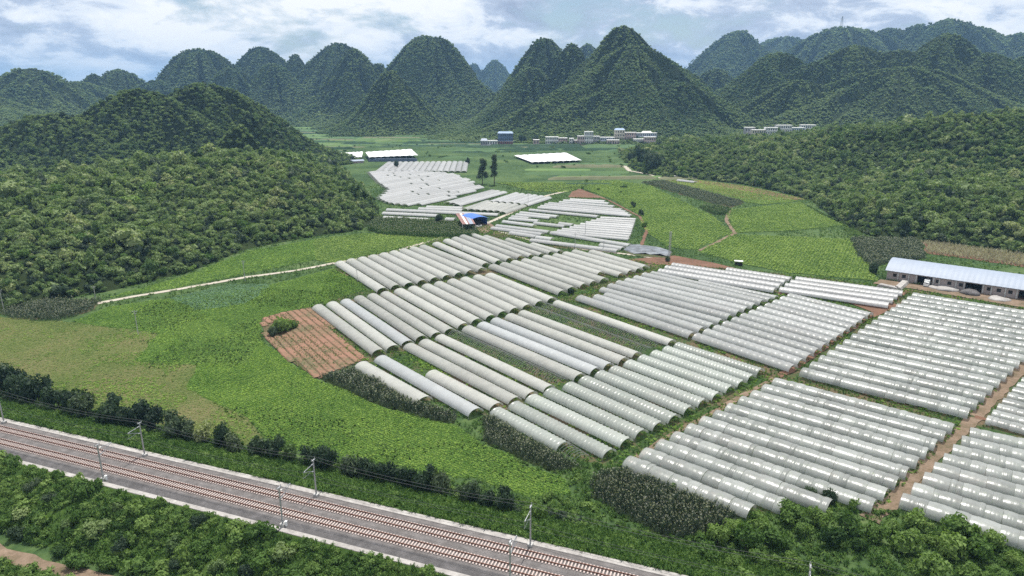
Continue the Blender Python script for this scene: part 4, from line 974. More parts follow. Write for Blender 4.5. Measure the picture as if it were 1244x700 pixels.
def tall_tree(x, y0, y1, w, seed, lb):
    p = at(x, y0); sc = (p - cam.location).length / F; h = (y0 - y1) * sc; r = w * .5 * sc
    t = tag(empty('tall_tree', p), lb, 'tree', 'tall trees in the valley'); g = random.Random(seed)
    m = MB(); m.tube([(0, 0, 0), (.2, 0, h * .5), (0, .2, h * .93)], h * .018, 7, h * .006)
    B = []
    for k in range(15):
        z = h * (.30 + .62 * k / 14); a = g.uniform(0, 6.28); d = r * g.uniform(.2, .62) * (1.1 - .7 * k / 14)
        m.tube([(0, 0, z * .9), (d * math.cos(a), d * math.sin(a), z)], .14, 4, .05); B.append((d * math.cos(a), d * math.sin(a), z, r * g.uniform(.32, .5), .9))
    m.build('trunk', M_trunk, t)
    c = MB()
    for j, b in enumerate(B): lump(c, b, seed + j, .7)
    cards(c, 900, B, 1.3, seed=seed); c.build('crown', L_hedge, t)
tall_tree(586, 224, 193, 17, 5, 'tall dark open-crowned tree, left of the pair in the valley')
tall_tree(600.5, 225, 188, 14, 9, 'tall slender dark tree, right of the pair in the valley')
# banks: grass and bushes nobody could count
def banks():
    def samp(n, u0, u1, o0, o1):
        u = rng.uniform(u0, u1, n); o = rng.uniform(o0, o1, n); c, s_ = math.cos(RA), math.sin(RA)
        x = c * u - s_ * o; y = s_ * u + c * o; z = bank_z(x, y); k = in_view(np.stack([x, y, z], 1), 40, 60); return x[k], y[k], z[k]
    def notin(x, y, polys):
        k = np.ones(len(x), bool)
        for q in polys: k &= ~in_poly(x, y, q)
        return k
    mz = [pxpoly(p) for p in ([(718, 582), (740, 574), (760, 570), (830, 602), (897, 630), (890, 644), (850, 654), (800, 652), (752, 624), (720, 604)], [(584, 508), (600, 508), (648, 538), (690, 562), (700, 573), (672, 577), (628, 558), (588, 533)], [(386, 460), (432, 448), (470, 473), (514, 494), (560, 506), (556, 516), (500, 506), (430, 482)], REDF)]
    tr = [[rail(-340, 69.3), rail(-60, 69.3), rail(-60, 74.4), rail(-340, 74.4)]]
    gh = [pxpoly(GH)]
    for o0, o1, lb, n1, n2 in ((102.0, 117.5, 'thick green weeds on the railway slope towards the fields', 20000, 1500), (52, 87.6, 'dense bushes and weeds covering the railway bank in the near corner', 22000, 15000)):
        x, y, z = samp(n1, -330, 90, o0, o1); k = notin(x, y, tr); x, y, z = x[k], y[k], z[k]; n = len(x)
        scatter('weeds', 'tuft', np.stack([x, y, z - .05], 1), rng.uniform(1.1, 2.2, n), rng.uniform(1.0, 2.4, n), lb, 'weeds')
        x, y, z = samp(n2, -330, 90, o0 + (3 if o0 > 100 else 0), o1); k = notin(x, y, tr) & ((fbm(x / 7, y / 7, 3) > .5) if o0 > 100 else (fbm(x / 6, y / 6, 3) > .36)); x, y, z = x[k], y[k], z[k]; n = len(x)
        s_ = rng.lognormal(0, .35, n) * (.75 if o0 > 100 else .95)
        scatter('bushes', 'bush', np.stack([x, y, z - .15], 1), s_, s_ * rng.uniform(.8, 1.5, n), lb.replace('weeds', 'undergrowth'), 'undergrowth')
    # rough ground between bank and fields
    x, y, z = samp(42000, -330, 110, 117, 210)
    k = notin(x, y, mz + gh) & (y < 330); fld = pxpoly([(-300, 300), (-260, 395), (-120, 440), (0, 466), (60, 486), (150, 508), (300, 544), (400, 562), (480, 580), (560, 598), (640, 606), (700, 602), (690, 500), (600, 300)])
    x, y, z = x[k], y[k], z[k]; inf = in_poly(x, y, fld); x, y, z = x[~inf], y[~inf], z[~inf]; n = len(x)
    scatter('weeds', 'tuft', np.stack([x, y, z - .05], 1), rng.uniform(1.0, 2.0, n), rng.uniform(.8, 2.0, n), 'rank green weeds between the hedge, the maize patches and the railway', 'weeds')
    k = fbm(x / 8 + 3, y / 8, 3) > .45; x, y, z = x[k][::5], y[k][::5], z[k][::5]; n = len(x); s_ = rng.lognormal(-.1, .35, n)
    scatter('bushes', 'bush', np.stack([x, y, z - .15], 1), s_, s_ * rng.uniform(.8, 1.5, n), 'scattered bushes among the weeds above the railway', 'undergrowth')
banks()
def valley_bushes():
    n = 5000; x = rng.uniform(-500, 400, n); y = rng.uniform(480, 1900, n); k = (fbm(x / 60, y / 14, 3) > .60) & (all_h(x, y) < .5); x, y = x[k], y[k]
    k = ~np.any([in_poly(x, y, p) for p in NOGO], axis=0); x, y = x[k], y[k]; n = len(x); s_ = rng.uniform(1.2, 3.2, n)
    scatter('bushes', 'bush', np.stack([x, y, 0 * x], 1), s_, s_, 'dark bushes and hedge lines dotted over the far valley fields', 'undergrowth')
valley_bushes()

# ------------------------------------------------------------------ catenary masts, wires, poles
def mast(u, side, label):
    o = 100.1 if side > 0 else 89.6; t = tag(empty('catenary_mast', rail(u, o, RZ), RA), label, 'mast', 'catenary masts along the railway')
    dr = -1 if side > 0 else 1; MB().box((0, 0, .25), (.9, .9, .5)).build('footing', M_conc, t)
    MB().tube([(0, 0, .4), (0, 0, 8.2)], .17, 8, .13).build('pole', M_steel, t)
    reach = 3.2
    a = MB(); a.tube([(0, 0, 7.4), (0, dr * reach, 7.2)], .06, 6); a.tube([(0, 0, 5.7), (0, dr * reach, 7.15)], .06, 6); a.build('cantilever', M_steel, t)
    b = MB(); b.tube([(0, dr * 1.0, 6.1), (0, dr * (reach + .4), 5.9)], .04, 5); b.tube([(0, dr * reach, 7.1), (0, dr * reach, 5.9)], .025, 4); b.build('registration_arm', M_steel, t)
    for z in (5.75, 7.4): MB().tube([(0, dr * .25, z), (0, dr * .75, z + (.2 if z < 6 else -.03))], .11, 7).build('insulator', M_ceram, t)
    MB().box((0, 0, 8.15), (.25, 1.1, .12)).tube([(0, -.5, 8.2), (0, -.5, 8.6)], .07, 6).tube([(0, .5, 8.2), (0, .5, 8.6)], .07, 6).build('crossarm', M_steel, t)
    if side < 0: MB().box((.7, .1, .5), (.35, .35, 1.0)).box((.7, .1, 1.05), (.45, .45, .1)).build('signal_box', M_white, t)
US = [-216.5 + 45.8 * k for k in range(6)]
for k, u in enumerate(US):
    mast(u, 1, f"grey catenary mast on the field side of the railway, {ORD[k]} from the left")
    mast(u, -1, f"grey catenary mast on the bank side of the railway, {ORD[k]} from the left")
def wire(name, o, z, label, sag=.5, r=.022):
    pts = []
    for k in range(-2, 8):
        for q in range(8):
            f = q / 8; pts.append(rail(-216.5 + 45.8 * (k + f), o, RZ + z - sag * 4 * f * (1 - f)))
    m = MB(); m.tube(pts, r, 4); tag(m.build(name, M_wire), label, 'wire', 'wires above the railway')
wire('contact_wire', 97.0, 5.9, 'thin contact wire above the railway track nearer the fields', .05)
wire('messenger_wire', 96.9, 7.1, 'sagging carrier wire above the track nearer the fields', .7)
wire('contact_wire', 92.8, 5.9, 'thin contact wire above the track nearer the bank', .05)
wire('messenger_wire', 92.9, 7.1, 'sagging carrier wire above the track nearer the bank', .7)
wire('feeder_wire', 100.6, 8.6, 'outer feeder wire on the tops of the field-side masts', 1.0, .03)
wire('feeder_wire', 99.6, 8.6, 'inner feeder wire on the tops of the field-side masts', 1.0, .03)
wire('feeder_wire', 89.6, 8.6, 'feeder wire on the tops of the bank-side masts', 1.0, .03)
def pole(x, y0, y1, label, big=False):
    p = at_g(x, y0); h = (y0 - y1) * (p - cam.location).length / F * 1.05
    t = tag(empty('utility_pole', p, .4), label, 'pole', 'utility poles among the fields')
    MB().tube([(0, 0, 0), (0, 0, h)], .16, 7, .10).build('pole', M_conc, t)
    MB().box((0, 0, h * .95), (1.6, .1, .12)).box((0, 0, h * .88), (1.3, .1, .1)).build('crossarm', M_steel, t)
    for s_ in (-.7, 0, .7): MB().tube([(s_, 0, h * .955), (s_, 0, h * .955 + .3)], .06, 6).build('insulator', M_ceram, t)
    if big:
        m = MB()
        for s_ in (-.6, .6): m.tube([(s_, 0, 0), (s_ * .8, 0, h)], .11, 6)
        for k in range(5): m.tube([(-.6, 0, h * k / 5), (.6, 0, h * (k + 1) / 5)], .04, 4)
        m.build('lattice', M_steel, t)
for a in [(5, 378, 357, 'concrete pole at the foot of the left hill by the maize'), (168, 407, 381, 'concrete pole standing in the green crop left of the red field'), (116, 362, 350, 'small pole at the bend of the farm road'), (298, 343, 319, 'pole beside the farm road below the left hill'), (434.3, 343, 327, 'pole between the tunnels beside the farm road'),
          (561.6, 311, 296, 'pole in the short tunnel block below the shed'), (698.5, 301, 284, 'pole at the lower edge of the fan-shaped tunnels'), (711, 287, 269, 'pole standing in the middle of the fan-shaped tunnels'), (733, 305, 293, 'low pole at the lower edge of the fan-shaped tunnels'), (641.5, 250, 236, 'pole beside the farm road where the tunnels meet'), (812.8, 315, 283, 'tall lattice pole by the grey plastic sheet', True)]: pole(*a)
def pylon():
    q = atY(1022, 33, 2700); h = 46; t = tag(empty('pylon', (q.x, q.y, q.z - 8)), 'faint lattice power pylon on the far right skyline ridge', 'pylon')
    m = MB()
    for sx in (-1, 1):
        for sy in (-1, 1): m.tube([(sx * 5, sy * 5, 0), (sx * .8, sy * .8, h)], .5, 4)
    for k in range(6):
        z0, z1 = h * k / 6, h * (k + 1) / 6; w0 = 5 - 4.2 * k / 6; w1 = 5 - 4.2 * (k + 1) / 6
        m.tube([(-w0, -w0, z0), (w1, -w1, z1)], .3, 4); m.tube([(w0, -w0, z0), (-w1, -w1, z1)], .3, 4)
    m.build('lattice', M_steel, t); a = MB()
    for z in (.72, .84, .96): a.tube([(-7, 0, h * z), (7, 0, h * z)], .4, 4)
    a.build('crossarms', M_steel, t)
pylon()

# ------------------------------------------------------------------ arched barn
def barn():
    A = at(1076.5, 339.5); Bp = at(1235.4, 363.5); d = (Bp - A).normalized(); L = (Bp - A).length; rz = math.atan2(d.y, d.x)
    def xs(px, k=0): p = at(px, 339.5 + (px - 1076.5) * (24 / 158.9)); return (p - A).dot(d)
    t = tag(empty('barn', A, rz), 'long barn with pale blue-grey arched metal roof and grey brick walls', 'barn'); Lt = L * 1.45; Wd = 22; hw = 4.4
    op = [(xs(1113.5), xs(1131)), (xs(1171.5), xs(1191.5)), (xs(1236), xs(1256))]
    m = MB(); x = 0
    for a, b in op + [(Lt, Lt)]:
        m.box(((x + a) / 2, .15, hw / 2), (a - x, .3, hw)); x = b
    for a, b in op: m.box(((a + b) / 2, .15, hw - .25), (b - a, .3, .5))
    m.box((Lt / 2, Wd - .15, hw / 2), (Lt, .3, hw)); m.build('brick_wall', M_brickw, t)
    n = 14
    for x, nm in ((.15, 'gable_wall'), (Lt - .15, 'gable_wall')):
        m = MB(); V = []
        for s_ in (-.15, .15):
            V += [(x + s_, 0.31, 0), (x + s_, Wd - .31, 0)] + [(x + s_, Wd - .31 - (Wd - .62) * k / n, hw + 3.4 * math.sin(math.pi * k / n)) for k in range(n + 1)]
        q = n + 3; m.add(V, [tuple(range(q)), tuple(range(q, 2 * q))[::-1]] + [(k, k + q, (k + 1) % q + q, (k + 1) % q) for k in range(q)]); m.build(nm, M_brickw, t)
    # corrugated roof
    V = []; nx = int(Lt / 1.0)
    for i in range(nx + 1):
        for k in range(n + 1):
            V.append((-.8 + (Lt + 1.6) * i / nx, -.7 + (Wd + 1.4) * k / n, hw + .06 + 3.7 * math.sin(math.pi * k / n) ** .9 + (.05 if i % 2 else 0)))
    o = len(V); V += [(a, b, c - .12) for a, b, c in V]; F_ = []
    for i in range(nx):
        for k in range(n): a = i * (n + 1) + k; F_ += [(a, a + n + 1, a + n + 2, a + 1), (o + a, o + a + 1, o + a + n + 2, o + a + n + 1)]
    MB().add(V, F_).build('roof', M_metalroof, t)
    for x in [xs(q) for q in (1090, 1103, 1112, 1133, 1140, 1160, 1170, 1193, 1203, 1220, 1234)]: MB().box((x, -.16, hw / 2 - .05), (.5, .3, hw - .1)).build('pilaster', M_conc, t)
    for x in [xs(q) for q in (1086, 1097, 1138, 1152, 1166, 1200, 1212, 1226)]:
        MB().box((x, -.02, 2.6), (1.5, .1, 1.5)).build('window', M_dark, t)
    MB().box((Lt / 2, Wd / 2, .06), (Lt - .8, Wd - .8, .1)).build('floor', M_brown, t)
    # van parked in the first doorway
    vx = xs(1126); v = tag(empty('van', A + d * vx + Vector((-d.y, d.x, 0)) * -1.2 + Vector((0, 0, .1)), rz), 'small white box van parked in the first doorway of the barn', 'van')
    MB().box((0, 1.2, 1.75), (2.1, 4.0, 2.1)).build('cargo_box', M_white, v)
    MB().box((0, -1.75, 1.0), (1.9, 1.7, 1.1)).box((0, -1.6, 1.8), (1.75, 1.3, .6)).build('cab', M_white, v); MB().box((0, -2.28, 1.8), (1.5, .04, .5)).build('windscreen', M_glass, v)
    for sx in (-.85, .85):
        for y in (-1.7, 2.2): MB().tube([(sx - .12, y, .38), (sx + .12, y, .38)], .38, 12).build('wheel', M_dark, v)
    return A, d, rz
BA, BD, BR = barn()
def heap(x, y, r, h, mat, name, label, cat, group=None, seed=0):
    p = at(x, y); m = MB(); lump(m, (0, 0, 0, r, h / r), seed, 1.0, ICO2, .10); o = m.build(name, mat, smooth=True); o.location = p; o.location.z = .1; tag(o, label, cat, group); return o
heap(1178, 357, 4.2, 1.8, M_ballast_d, 'gravel_heap', 'dark grey gravel heap in front of the second barn doorway', 'heap')
heap(1150, 352, 4.8, 1.3, M_strip, 'sand_heap', 'pale sand heap between the first and second barn doorways', 'heap', seed=2)
heap(1214, 364, 4.2, 1.0, M_strip, 'sand_heap', 'pale flat rubble heap right of the second barn doorway', 'heap', seed=3)
heap(1135, 350, 3, .9, M_strip, 'sand_heap', 'small pale rubble heap near the first barn doorway', 'heap', seed=5)
def slabs():
    for i, (a, b, w, lb) in enumerate([((1067, 348), (1091, 353), 3.4, 'long low stack of pale concrete slabs beside the barn corner'), ((1090, 353), (1100, 344), 3.0, 'slanting stack of pale concrete slabs touching the barn corner')]):
        p, q = at(*a), at(*b); d = q - p; t = tag(empty('slab_stack', p, math.atan2(d.y, d.x)), lb, 'slab stack', 'concrete slab stacks'); L = d.length
        for k in range(3): MB().box((L / 2, (k - 1) * .1, .35 + .42 * k), (L - .5 * k, w - .3 * k, .34)).build('slab', M_strip, t)
slabs()
patch('tarpaulin_base', pxpoly([(756, 306), (765, 300), (800, 300), (818, 308), (812, 314), (775, 312)]), M_soil)
def tarp():
    poly = pxpoly([(757, 304), (765, 299), (780, 299.5), (800, 302), (816, 307), (813, 313), (790, 310), (770, 309)])
    x, y = poly_points(poly, 1.6, .3); c = bmesh.new()
    for a, b in zip(x, y): c.verts.new((a, b, .55 + 1.1 * float(fbm(np.array([a / 5]), np.array([b / 5]), 3)[0])))
    for p in poly: c.verts.new((p[0], p[1], .35))
    import mathutils.geometry as mg
    vs = [Vector((v.co.x, v.co.y)) for v in c.verts]; r = mg.delaunay_2d_cdt(vs, [], [], 0, 1e-4)
    zs = {(round(v.co.x, 2), round(v.co.y, 2)): v.co.z for v in c.verts}
    V = [(v.x, v.y, zs.get((round(v.x, 2), round(v.y, 2)), .5)) for v in r[0]]; c.free()
    F_ = [tuple(f) for f in r[2] if in_poly(np.array([sum(V[i][0] for i in f) / 3]), np.array([sum(V[i][1] for i in f) / 3]), poly)[0]]
    o = MB().add(V, F_).build('plastic_sheet', M_tarp, smooth=True); tag(o, 'crumpled grey plastic sheet on the ground right of the fan-shaped tunnels', 'sheet')
tarp()
# ------------------------------------------------------------------ the sheds by the road
def sheds():
    A = at(571, 276); Bp = at(594, 273.5); d = (Bp - A).normalized(); w = (Bp - A).length; rz = math.atan2(d.y, d.x)
    t = tag(empty('blue_shed', A, rz), 'open shed with arched bright blue metal roof beside the farm road', 'shed'); D = 15; H = 4.6; n = 10; m = MB(); V = []
    for y in (-.5, D):
        for z in (0, -.12): V += [(-.4 + (w + .8) * k / n, y, H + 1.6 * math.sin(math.pi * k / n) + z) for k in range(n + 1)]
    q = n + 1
    m.add(V, [(k, k + 1, 2 * q + k + 1, 2 * q + k) for k in range(n)] + [(q + k, 3 * q + k, 3 * q + k + 1, q + k + 1) for k in range(n)] + [(k, q + k, q + k + 1, k + 1) for k in range(n)]); m.build('roof', M_blue, t)
    for x in (0, w):
        for y in (0, D / 2, D - .3): MB().tube([(x, y, 0), (x, y, H + .05)], .15, 6).build('post', M_steel, t)
    MB().box((w / 2, D - .2, H / 2), (w, .15, H)).build('back_wall', M_blue, t); MB().box((w - .1, D * .55, H / 2), (.15, D * .8, H)).build('side_wall', M_blue, t)
    MB().box((w / 2, D * .55, 1.2), (w * .6, D * .4, 2.4)).build('stored_crates', M_dark, t)  # near-black block added to stand for the shade inside the shed
    # rusty roof on tall posts
    P = [at(553.5, 259.5, 5), at(570.5, 259, 5), at(577.5, 272, 5.5), at(562, 272.5, 5.5)]
    t = tag(empty('open_shelter', (P[3].x, P[3].y, 0)), 'open shelter with rusty red and pale sheet roof on tall posts', 'shelter'); o = P[3].copy(); o.z = 0
    n = 7
    for k in range(n):
        a = P[0].lerp(P[1], k / n) - o; b = P[0].lerp(P[1], (k + .97) / n) - o; c = P[3].lerp(P[2], (k + .97) / n) - o; e = P[3].lerp(P[2], k / n) - o
        up = Vector((0, 0, .05 * (k % 2))); V = [v + up for v in (a, b, c, e)] + [v + up - Vector((0, 0, .1)) for v in (a, b, c, e)]
        MB().add(V, [(0, 1, 2, 3)[::-1], (4, 5, 6, 7), (0, 4, 5, 1), (1, 5, 6, 2), (2, 6, 7, 3), (3, 7, 4, 0)]).build('roof_sheet', [M_redsheet, M_redsheet, M_white, M_redsheet, M_metalroof, M_metalroof, M_redsheet][k], t)
    for p in P: MB().tube([(p.x - o.x, p.y - o.y, 0), (p.x - o.x, p.y - o.y, p.z - .1)], .22, 7).build('post', M_conc, t)
    far([(542, 264, 553, 264.5)], F_white, 'the road shelter', 'small tunnel by the shelter', 7, adj='short white', n_='dark tree')
    q = at(582, 276); v = tag(empty('parked_car', q, 1.0), 'small white car parked on the reddish yard by the blue shed', 'car')
    MB().box((0, 0, .75), (4.1, 1.7, .8)).build('body', M_white, v); MB().box((-.2, 0, 1.35), (2.2, 1.5, .5)).build('cabin', M_glass, v)
    for sx in (-1.3, 1.3):
        for sy in (-.8, .8): MB().tube([(sx, sy - .1, .32), (sx, sy + .1, .32)], .32, 10).build('wheel', M_dark, v)
sheds()
def canopy(P, h, label, slope=0):
    P = [at(x, y, h) for x, y in P]; o = Vector((P[3].x, P[3].y, 0)); t = tag(empty('white_canopy', o), label, 'canopy', 'flat white canopies in the valley'); n = 8
    for k in range(n):
        a, b = P[0].lerp(P[1], k / n) - o, P[0].lerp(P[1], (k + .98) / n) - o; c, e = P[3].lerp(P[2], (k + .98) / n) - o, P[3].lerp(P[2], k / n) - o
        m = MB(); mid1 = (a + b) / 2 + Vector((0, 0, .5)); mid2 = (c + e) / 2 + Vector((0, 0, .5))
        m.add([a, mid1, b, c, mid2, e] + [v - Vector((0, 0, .15)) for v in (a, mid1, b, c, mid2, e)], [(0, 5, 4, 1), (1, 4, 3, 2), (6, 7, 10, 11), (7, 8, 9, 10), (5, 11, 10, 4), (4, 10, 9, 3), (0, 1, 7, 6), (1, 2, 8, 7)]); m.build('roof_sheet', M_canopy, t)
        for v in (e, a): MB().tube([(v.x, v.y, 0), (v.x, v.y, v.z - .1)], .2, 5).build('post', M_steel, t)
    return t, P, o
M_canopy = plain('white_sheeting', (.76, .76, .75), .7, var=.03)
t, P, o = canopy([(403.4, 186.6), (441, 184.4), (439.4, 191), (404.5, 192)], 5, 'long flat white canopy nearest the left hill')
MB().box(((P[3] + P[2]).x / 2 - o.x, 3, 1.6), ((P[2] - P[3]).length * .96, 3, 3)).build('pen', M_dark, t)  # black box added as painted shade for the canopy's dark underside
t, P, o = canopy([(444, 185), (500, 181.3), (508, 188.8), (448.4, 191.2)], 5.5, 'long flat white canopy right of the narrow gap, over a blue-grey block')
MB().box(((P[3] + P[2]).x / 2 - o.x, 3, 1.8), ((P[2] - P[3]).length * .96, 3, 3.4)).build('pen', plain('blue_grey_fill', (.10, .13, .2), .7, var=.5, scale=.3), t)  # mottled blue-grey block filling the space below the canopy
canopy([(624.6, 189.0), (688.2, 185.7), (707, 194.8), (646.3, 197.2)], 2.6, 'square flat white canopy alone in the green valley fields')
def grey_shed():
    P = at(423, 198.5); t = tag(empty('low_shed', P, .5), 'low grey-roofed shed just below the first white canopy', 'shed'); MB().box((8, 0, 1.3), (20, 8, 2.6)).build('wall', M_brickw, t)
    MB().add([(-3, -5, 2.6), (19, -5, 2.6), (19, 0, 4), (-3, 0, 4), (19, 5, 2.6), (-3, 5, 2.6)], [(0, 1, 2, 3), (3, 2, 4, 5), (0, 3, 5), (1, 4, 2)]).build('roof', M_metalroof, t)
grey_shed()
def cart():
    q = at(897, 322.5); v = tag(empty('covered_cart', q, -.3), 'small dark covered cart with white roof above the white tunnels', 'cart')
    MB().box((0, 0, .9), (3.6, 1.9, 1.0)).build('body', M_dark, v); MB().box((0, 0, 2.3), (4.2, 2.4, .15)).build('roof', M_white, v)
    for sx in (-1.6, 1.6):
        for sy in (-.9, .9): MB().tube([(sx, sy, 1.3), (sx, sy, 2.3)], .05, 5).build('post', M_steel, v)
        MB().tube([(sx, -.95, .35), (sx, .95, .35)], .35, 10).build('wheel', M_dark, v)
cart()
# ------------------------------------------------------------------ village
WC = {'white': plain('house_white', (.62, .62, .62), .8, var=.12, scale=.4), 'pink': plain('house_pink', (.46, .36, .34), .85, var=.15, scale=.4), 'grey': plain('house_grey', (.36, .36, .37), .85, var=.15, scale=.4), 'cream': plain('house_cream', (.55, .50, .42), .85, var=.1, scale=.4), 'red': plain('house_red', (.30, .15, .13), .85, var=.15, scale=.4), 'blue': plain('house_blue', (.10, .15, .24), .8, var=.1, scale=.4), 'bluew': plain('house_bluewhite', (.48, .53, .62), .8, var=.1, scale=.4)}
def house(x0, x1, yt, yb, parts, label, roof=None, z0=0.0, depth=9, rz=0.0):
    """parts: (fx0, fx1, floor0, floor1, colour) as fractions of the width and storeys"""
    p = at((x0 + x1) / 2, yb, z0); sc = (p - cam.location).length / F; w = (x1 - x0) * sc; h = (yb - yt) * sc * (1.28 if z0 < 6 else .95)
    nf = max(f[3] for f in parts); fh = h / (nf + (.12 if roof is None else .4)); t = tag(empty('village_house', (p.x, p.y, z0), rz), label, 'house', 'village houses at the foot of the hills')
    for a, b, f0, f1, c in parts:
        X0, X1 = (a - .5) * w, (b - .5) * w; MB().box(((X0 + X1) / 2, depth / 2, (f0 + f1) / 2 * fh), (X1 - X0, depth, (f1 - f0) * fh)).build('wall', WC[c], t)
        MB().box(((X0 + X1) / 2, depth / 2 - .4, f1 * fh + .16), (X1 - X0 + .8, depth + 1.4, .3)).build('roof_slab' if f1 < nf or roof else 'roof', M_white if c != 'blue' else M_metalroof, t)
        nw = max(1, int((X1 - X0) / 3.3))
        for f in range(int(f0), int(math.ceil(f1))):
            for k in range(nw):
                x = X0 + (X1 - X0) * (k + .5) / nw; wd = link('window', WIN, t, (x, -.03, (f + .52) * fh), scale=(1, 1, fh / 3.3))
            if f > 0 and c != 'blue' and (f1 - f0) > 1: MB().box(((X0 + X1) / 2, -.55, f * fh + .1), ((X1 - X0) * .9, 1.1, .16)).build('balcony', M_white, t)
    if roof:
        c, a, b = roof; X0, X1 = (a - .5) * w - .5, (b - .5) * w + .5; z = nf * fh + .32; e = z + fh * .45; m = MB()
        m.add([(X0, -.6, z), (X1, -.6, z), (X1, depth + .6, z), (X0, depth + .6, z), (X0 + 2, depth / 2, e), (X1 - 2, depth / 2, e)], [(0, 1, 5, 4), (1, 2, 5), (2, 3, 4, 5), (3, 0, 4), (3, 2, 1, 0)]); m.build('roof', c, t)
WIN = MB().box((0, 0, 0), (1.7, .12, 1.6)).mesh('window', M_glass)
M_roofb = plain('blue_tile_roof', (.22, .32, .48), .6)
house(605, 623, 164.5, 176.5, [(0, 1, 0, 1, 'red'), (0, 1, 1, 3, 'blue')], 'three-storey house, red ground floor, dark blue walls and pale blue roof', (M_roofb, 0, 1))
house(584, 592, 171, 177, [(0, 1, 0, 1, 'grey')], 'tiny grey house left of the blue-roofed village house', (M_metalroof, 0, 1))
house(592, 604, 172, 177, [(0, 1, 0, 1, 'white')], 'low white outbuilding touching the blue-roofed house')
house(663, 678, 168.5, 175.5, [(0, 1, 0, 2, 'white')], 'white two-storey house with dark open balconies')
house(678.5, 689, 169.5, 175.5, [(0, 1, 0, 2, 'pink')], 'pinkish two-storey house right of the white balcony house')
house(696, 702, 171.5, 176, [(0, 1, 0, 1, 'pink')], 'low pink outbuilding left of the stepped white house')
house(702, 720, 163.8, 176.3, [(0, .45, 0, 2, 'pink'), (.45, 1, 0, 3, 'white')], 'stepped house with a white upper storey at its right')
house(729, 746, 169, 176, [(0, 1, 0, 2, 'bluew')], 'long bluish-white low house in the village centre')
house(738, 752, 171.5, 177, [(0, 1, 0, 1, 'pink')], 'low pink shed in front of the village tower house')
house(746.5, 758, 161.5, 175.5, [(0, 1, 0, 4, 'cream')], 'cream tower-like house with bluish hipped roof', (M_roofb, 0, 1))
house(758.5, 772, 164.5, 175.5, [(0, 1, 0, 3, 'pink')], 'reddish three-storey house right of the tower house')
house(772.5, 797, 164, 175, [(0, 1, 0, 3, 'bluew')], 'broad bluish-white house with white rooftop pavilion', (M_white, .3, .75))
house(770, 782, 170.5, 176.5, [(0, 1, 0, 1, 'white')], 'low white building in front of the broad bluish house')
house(811, 824.5, 160, 172, [(0, 1, 0, 3, 'pink')], 'pale pink house standing apart above the dark trees')
house(803, 808, 164.5, 170, [(0, 1, 0, 1, 'white')], 'tiny white hut left of the pale pink house', z0=4)
for a_ in [((692, 697, 170, 176), [(0, 1, 0, 2, 'white')], 'narrow white house squeezed left of the pink outbuilding'), ((721, 728, 168, 176), [(0, 1, 0, 2, 'grey')], 'narrow grey house right of the stepped house'), ((798, 804, 166, 174), [(0, 1, 0, 2, 'cream')], 'narrow cream house right of the rooftop pavilion'), ((648, 655, 171, 176), [(0, 1, 0, 1, 'pink')], 'low pink shed left of the white balcony house'), ((783, 796, 169, 177), [(0, 1, 0, 2, 'pink')], 'pinkish house in front of the broad bluish house')]: house(*a_[0], a_[1], a_[2])
for a in [((930, 945, 155.5, 168), [(0, 1, 0, 3, 'white')], 'white house at the left of the hillside hamlet'), ((943, 960, 152.8, 167), [(0, 1, 0, 3, 'white')], 'tallest white house in the middle of the hillside hamlet'), ((962, 976, 155.5, 167), [(0, 1, 0, 2, 'bluew')], 'bluish-white house in the hillside hamlet, right of centre'), ((973, 989, 152.6, 166), [(0, 1, 0, 3, 'white')], 'white house at the right of the hillside hamlet'),
          ((914, 929, 158, 168), [(0, 1, 0, 2, 'cream')], 'cream house at the left edge of the hillside hamlet'), ((905, 916, 155, 167), [(0, 1, 0, 2, 'grey')], 'grey house behind the left edge of the hillside hamlet'), ((988, 997, 156, 166), [(0, 1, 0, 2, 'pink')], 'small pinkish house at the right edge of the hillside hamlet')]:
    house(*a[0], a[1], a[2], z0=13)
for i, (x, y, w, lb) in enumerate([(820, 216.5, 5, 'tiny white hut at the end of the lone white tunnel'), (954, 234.5, 6, 'white field hut roof below the right woodland, left one'), (963, 234, 6, 'white field hut roof below the right woodland, right one'), (411, 200, 8, 'pale canopy shed on the left hill edge')]):
    p = at(x, y); sc = (p - cam.location).length / F; t = tag(empty('field_hut', p), lb, 'hut'); MB().box((0, 0, 1.1), (w * sc * .9, 3, 2.2)).build('wall', WC['grey'], t); MB().box((0, 0, 2.3), (w * sc, 4, .25)).build('roof', M_white, t)
# ------------------------------------------------------------------ air
def haze():
    m = bpy.data.materials.new('haze_air'); m.use_nodes = True; n = m.node_tree.nodes; n.clear(); out = n.new('ShaderNodeOutputMaterial'); v = n.new('ShaderNodeVolumePrincipled')
    v.inputs['Color'].default_value = (.36, .64, 1, 1); v.inputs['Density'].default_value = .00009; v.inputs['Anisotropy'].default_value = .0
    m.node_tree.links.new(v.outputs[0], out.inputs['Volume'])
    o = MB().box((0, 6500, 224), (19000, 15200, 450)).build('haze', m); tag(o, 'thin bluish haze filling the valley air', 'haze', kind='stuff')
haze()
print('instances', NINST, 'tunnels', TN[0])

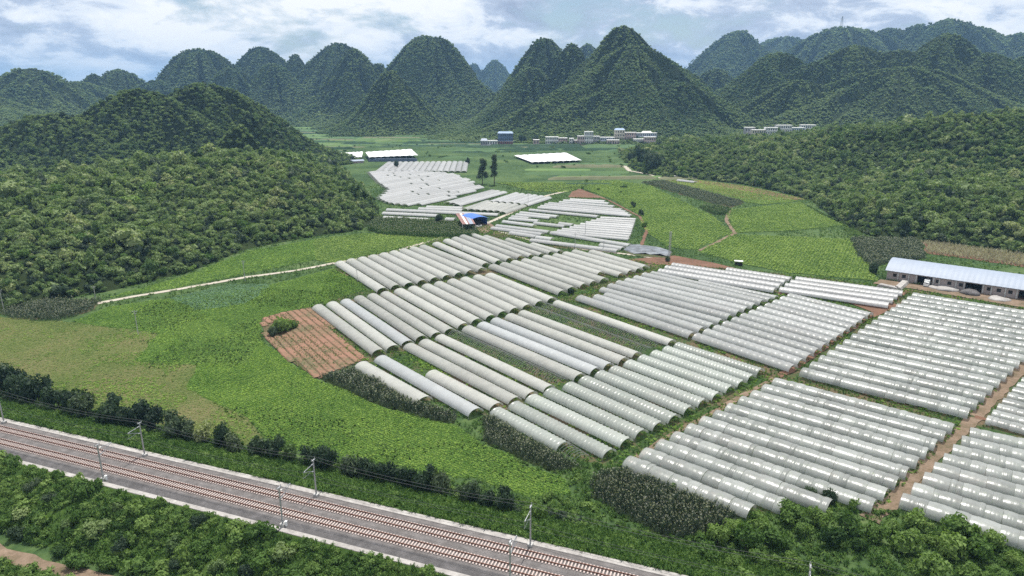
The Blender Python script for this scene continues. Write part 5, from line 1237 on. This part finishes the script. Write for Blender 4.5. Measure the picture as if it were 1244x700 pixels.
def rough_ground():
    n = 150000; x = rng.uniform(-330, 330, n); y = 100 + 540 * rng.random(n) ** 1.6; P = np.stack([x, y, 0 * x], 1); k = in_view(P, 30, 30)
    x, y = x[k], y[k]; k = (all_h(x, y) < 1.5) & ~in_poly(x, y, pxpoly(GH)) & ((-math.sin(RA) * x + math.cos(RA) * y) > 118) & (fbm(x / 12, y / 12, 3) > .35); x, y = x[k], y[k]
    for p in ROADS + FIELDS: k = ~in_poly(x, y, p); x, y = x[k], y[k]
    n = len(x); scatter('weeds', 'tuft', np.stack([x, y, 0 * x + .05], 1), rng.uniform(1.0, 2.2, n), rng.uniform(.6, 1.6, n), 'tufts of grass and weeds along field edges and between crops', 'weeds')
rough_ground()

def hedge_fill():
    n = 1500; u = rng.uniform(-330, -28, n); o = rng.normal(117.6, .8, n); c, q = math.cos(RA), math.sin(RA); x = c * u - q * o; y = q * u + c * o; z = bank_z(x, y); s_ = rng.lognormal(-.35, .3, n)
    scatter('hedge_undergrowth', 'hedge', np.stack([x, y, z - .15], 1), s_, s_ * rng.uniform(.9, 1.5, n), 'dark low growth between the trees of the railway hedge', 'undergrowth')
lib('hedge', [mk_crown(300 + i, 4, 150, .26, L_hedge, .7, flat=.8, h=.9) for i in range(4)])
hedge_fill()

def mix_fields():
    """volunteers and self-sown patches that blur one crop into the next"""
    A = pxpoly([(-60, 372), (0, 385), (95, 392), (200, 400), (250, 443), (300, 500), (345, 548), (200, 512), (60, 478), (-120, 440)])
    x, y = poly_points(A, .9); b = at(290, 440); dd = np.hypot(x - b.x, (y - b.y)); pr = np.clip(1.15 - dd / 75, 0.10, .9) * (fbm(x / 11, y / 11, 4) > .47); k = (rng.random(len(x)) < pr) & in_view(np.stack([x, y, 0 * x], 1), 20, 20)
    x, y = x[k], y[k]; n = len(x); scatter('low_crop', 'bean', np.stack([x, y, np.full(n, .1)], 1), rng.uniform(.4, .8, n), rng.uniform(.3, .6, n), 'green growth creeping from the bean field into the thin yellow crop', 'crops')
    B = pxpoly([(160, 372), (330, 350), (440, 360), (345, 385), (320, 414), (388, 463), (560, 518), (690, 590), (470, 566), (345, 548), (228, 474), (160, 440)])
    x, y = poly_points(B, .9); k = (rng.random(len(x)) < np.clip((fbm(x / 16 + 3, y / 9, 5) - .50) * 6, 0, .55)) & in_view(np.stack([x, y, 0 * x], 1), 20, 20) & ~in_poly(x, y, pxpoly(REDF)); x, y = x[k], y[k]; n = len(x)
    scatter('weeds', 'bush', np.stack([x, y, np.full(n, 0.0)], 1), rng.uniform(.22, .5, n), rng.uniform(.25, .6, n), 'darker weedy patches within the bright green crops', 'weeds')
mix_fields()
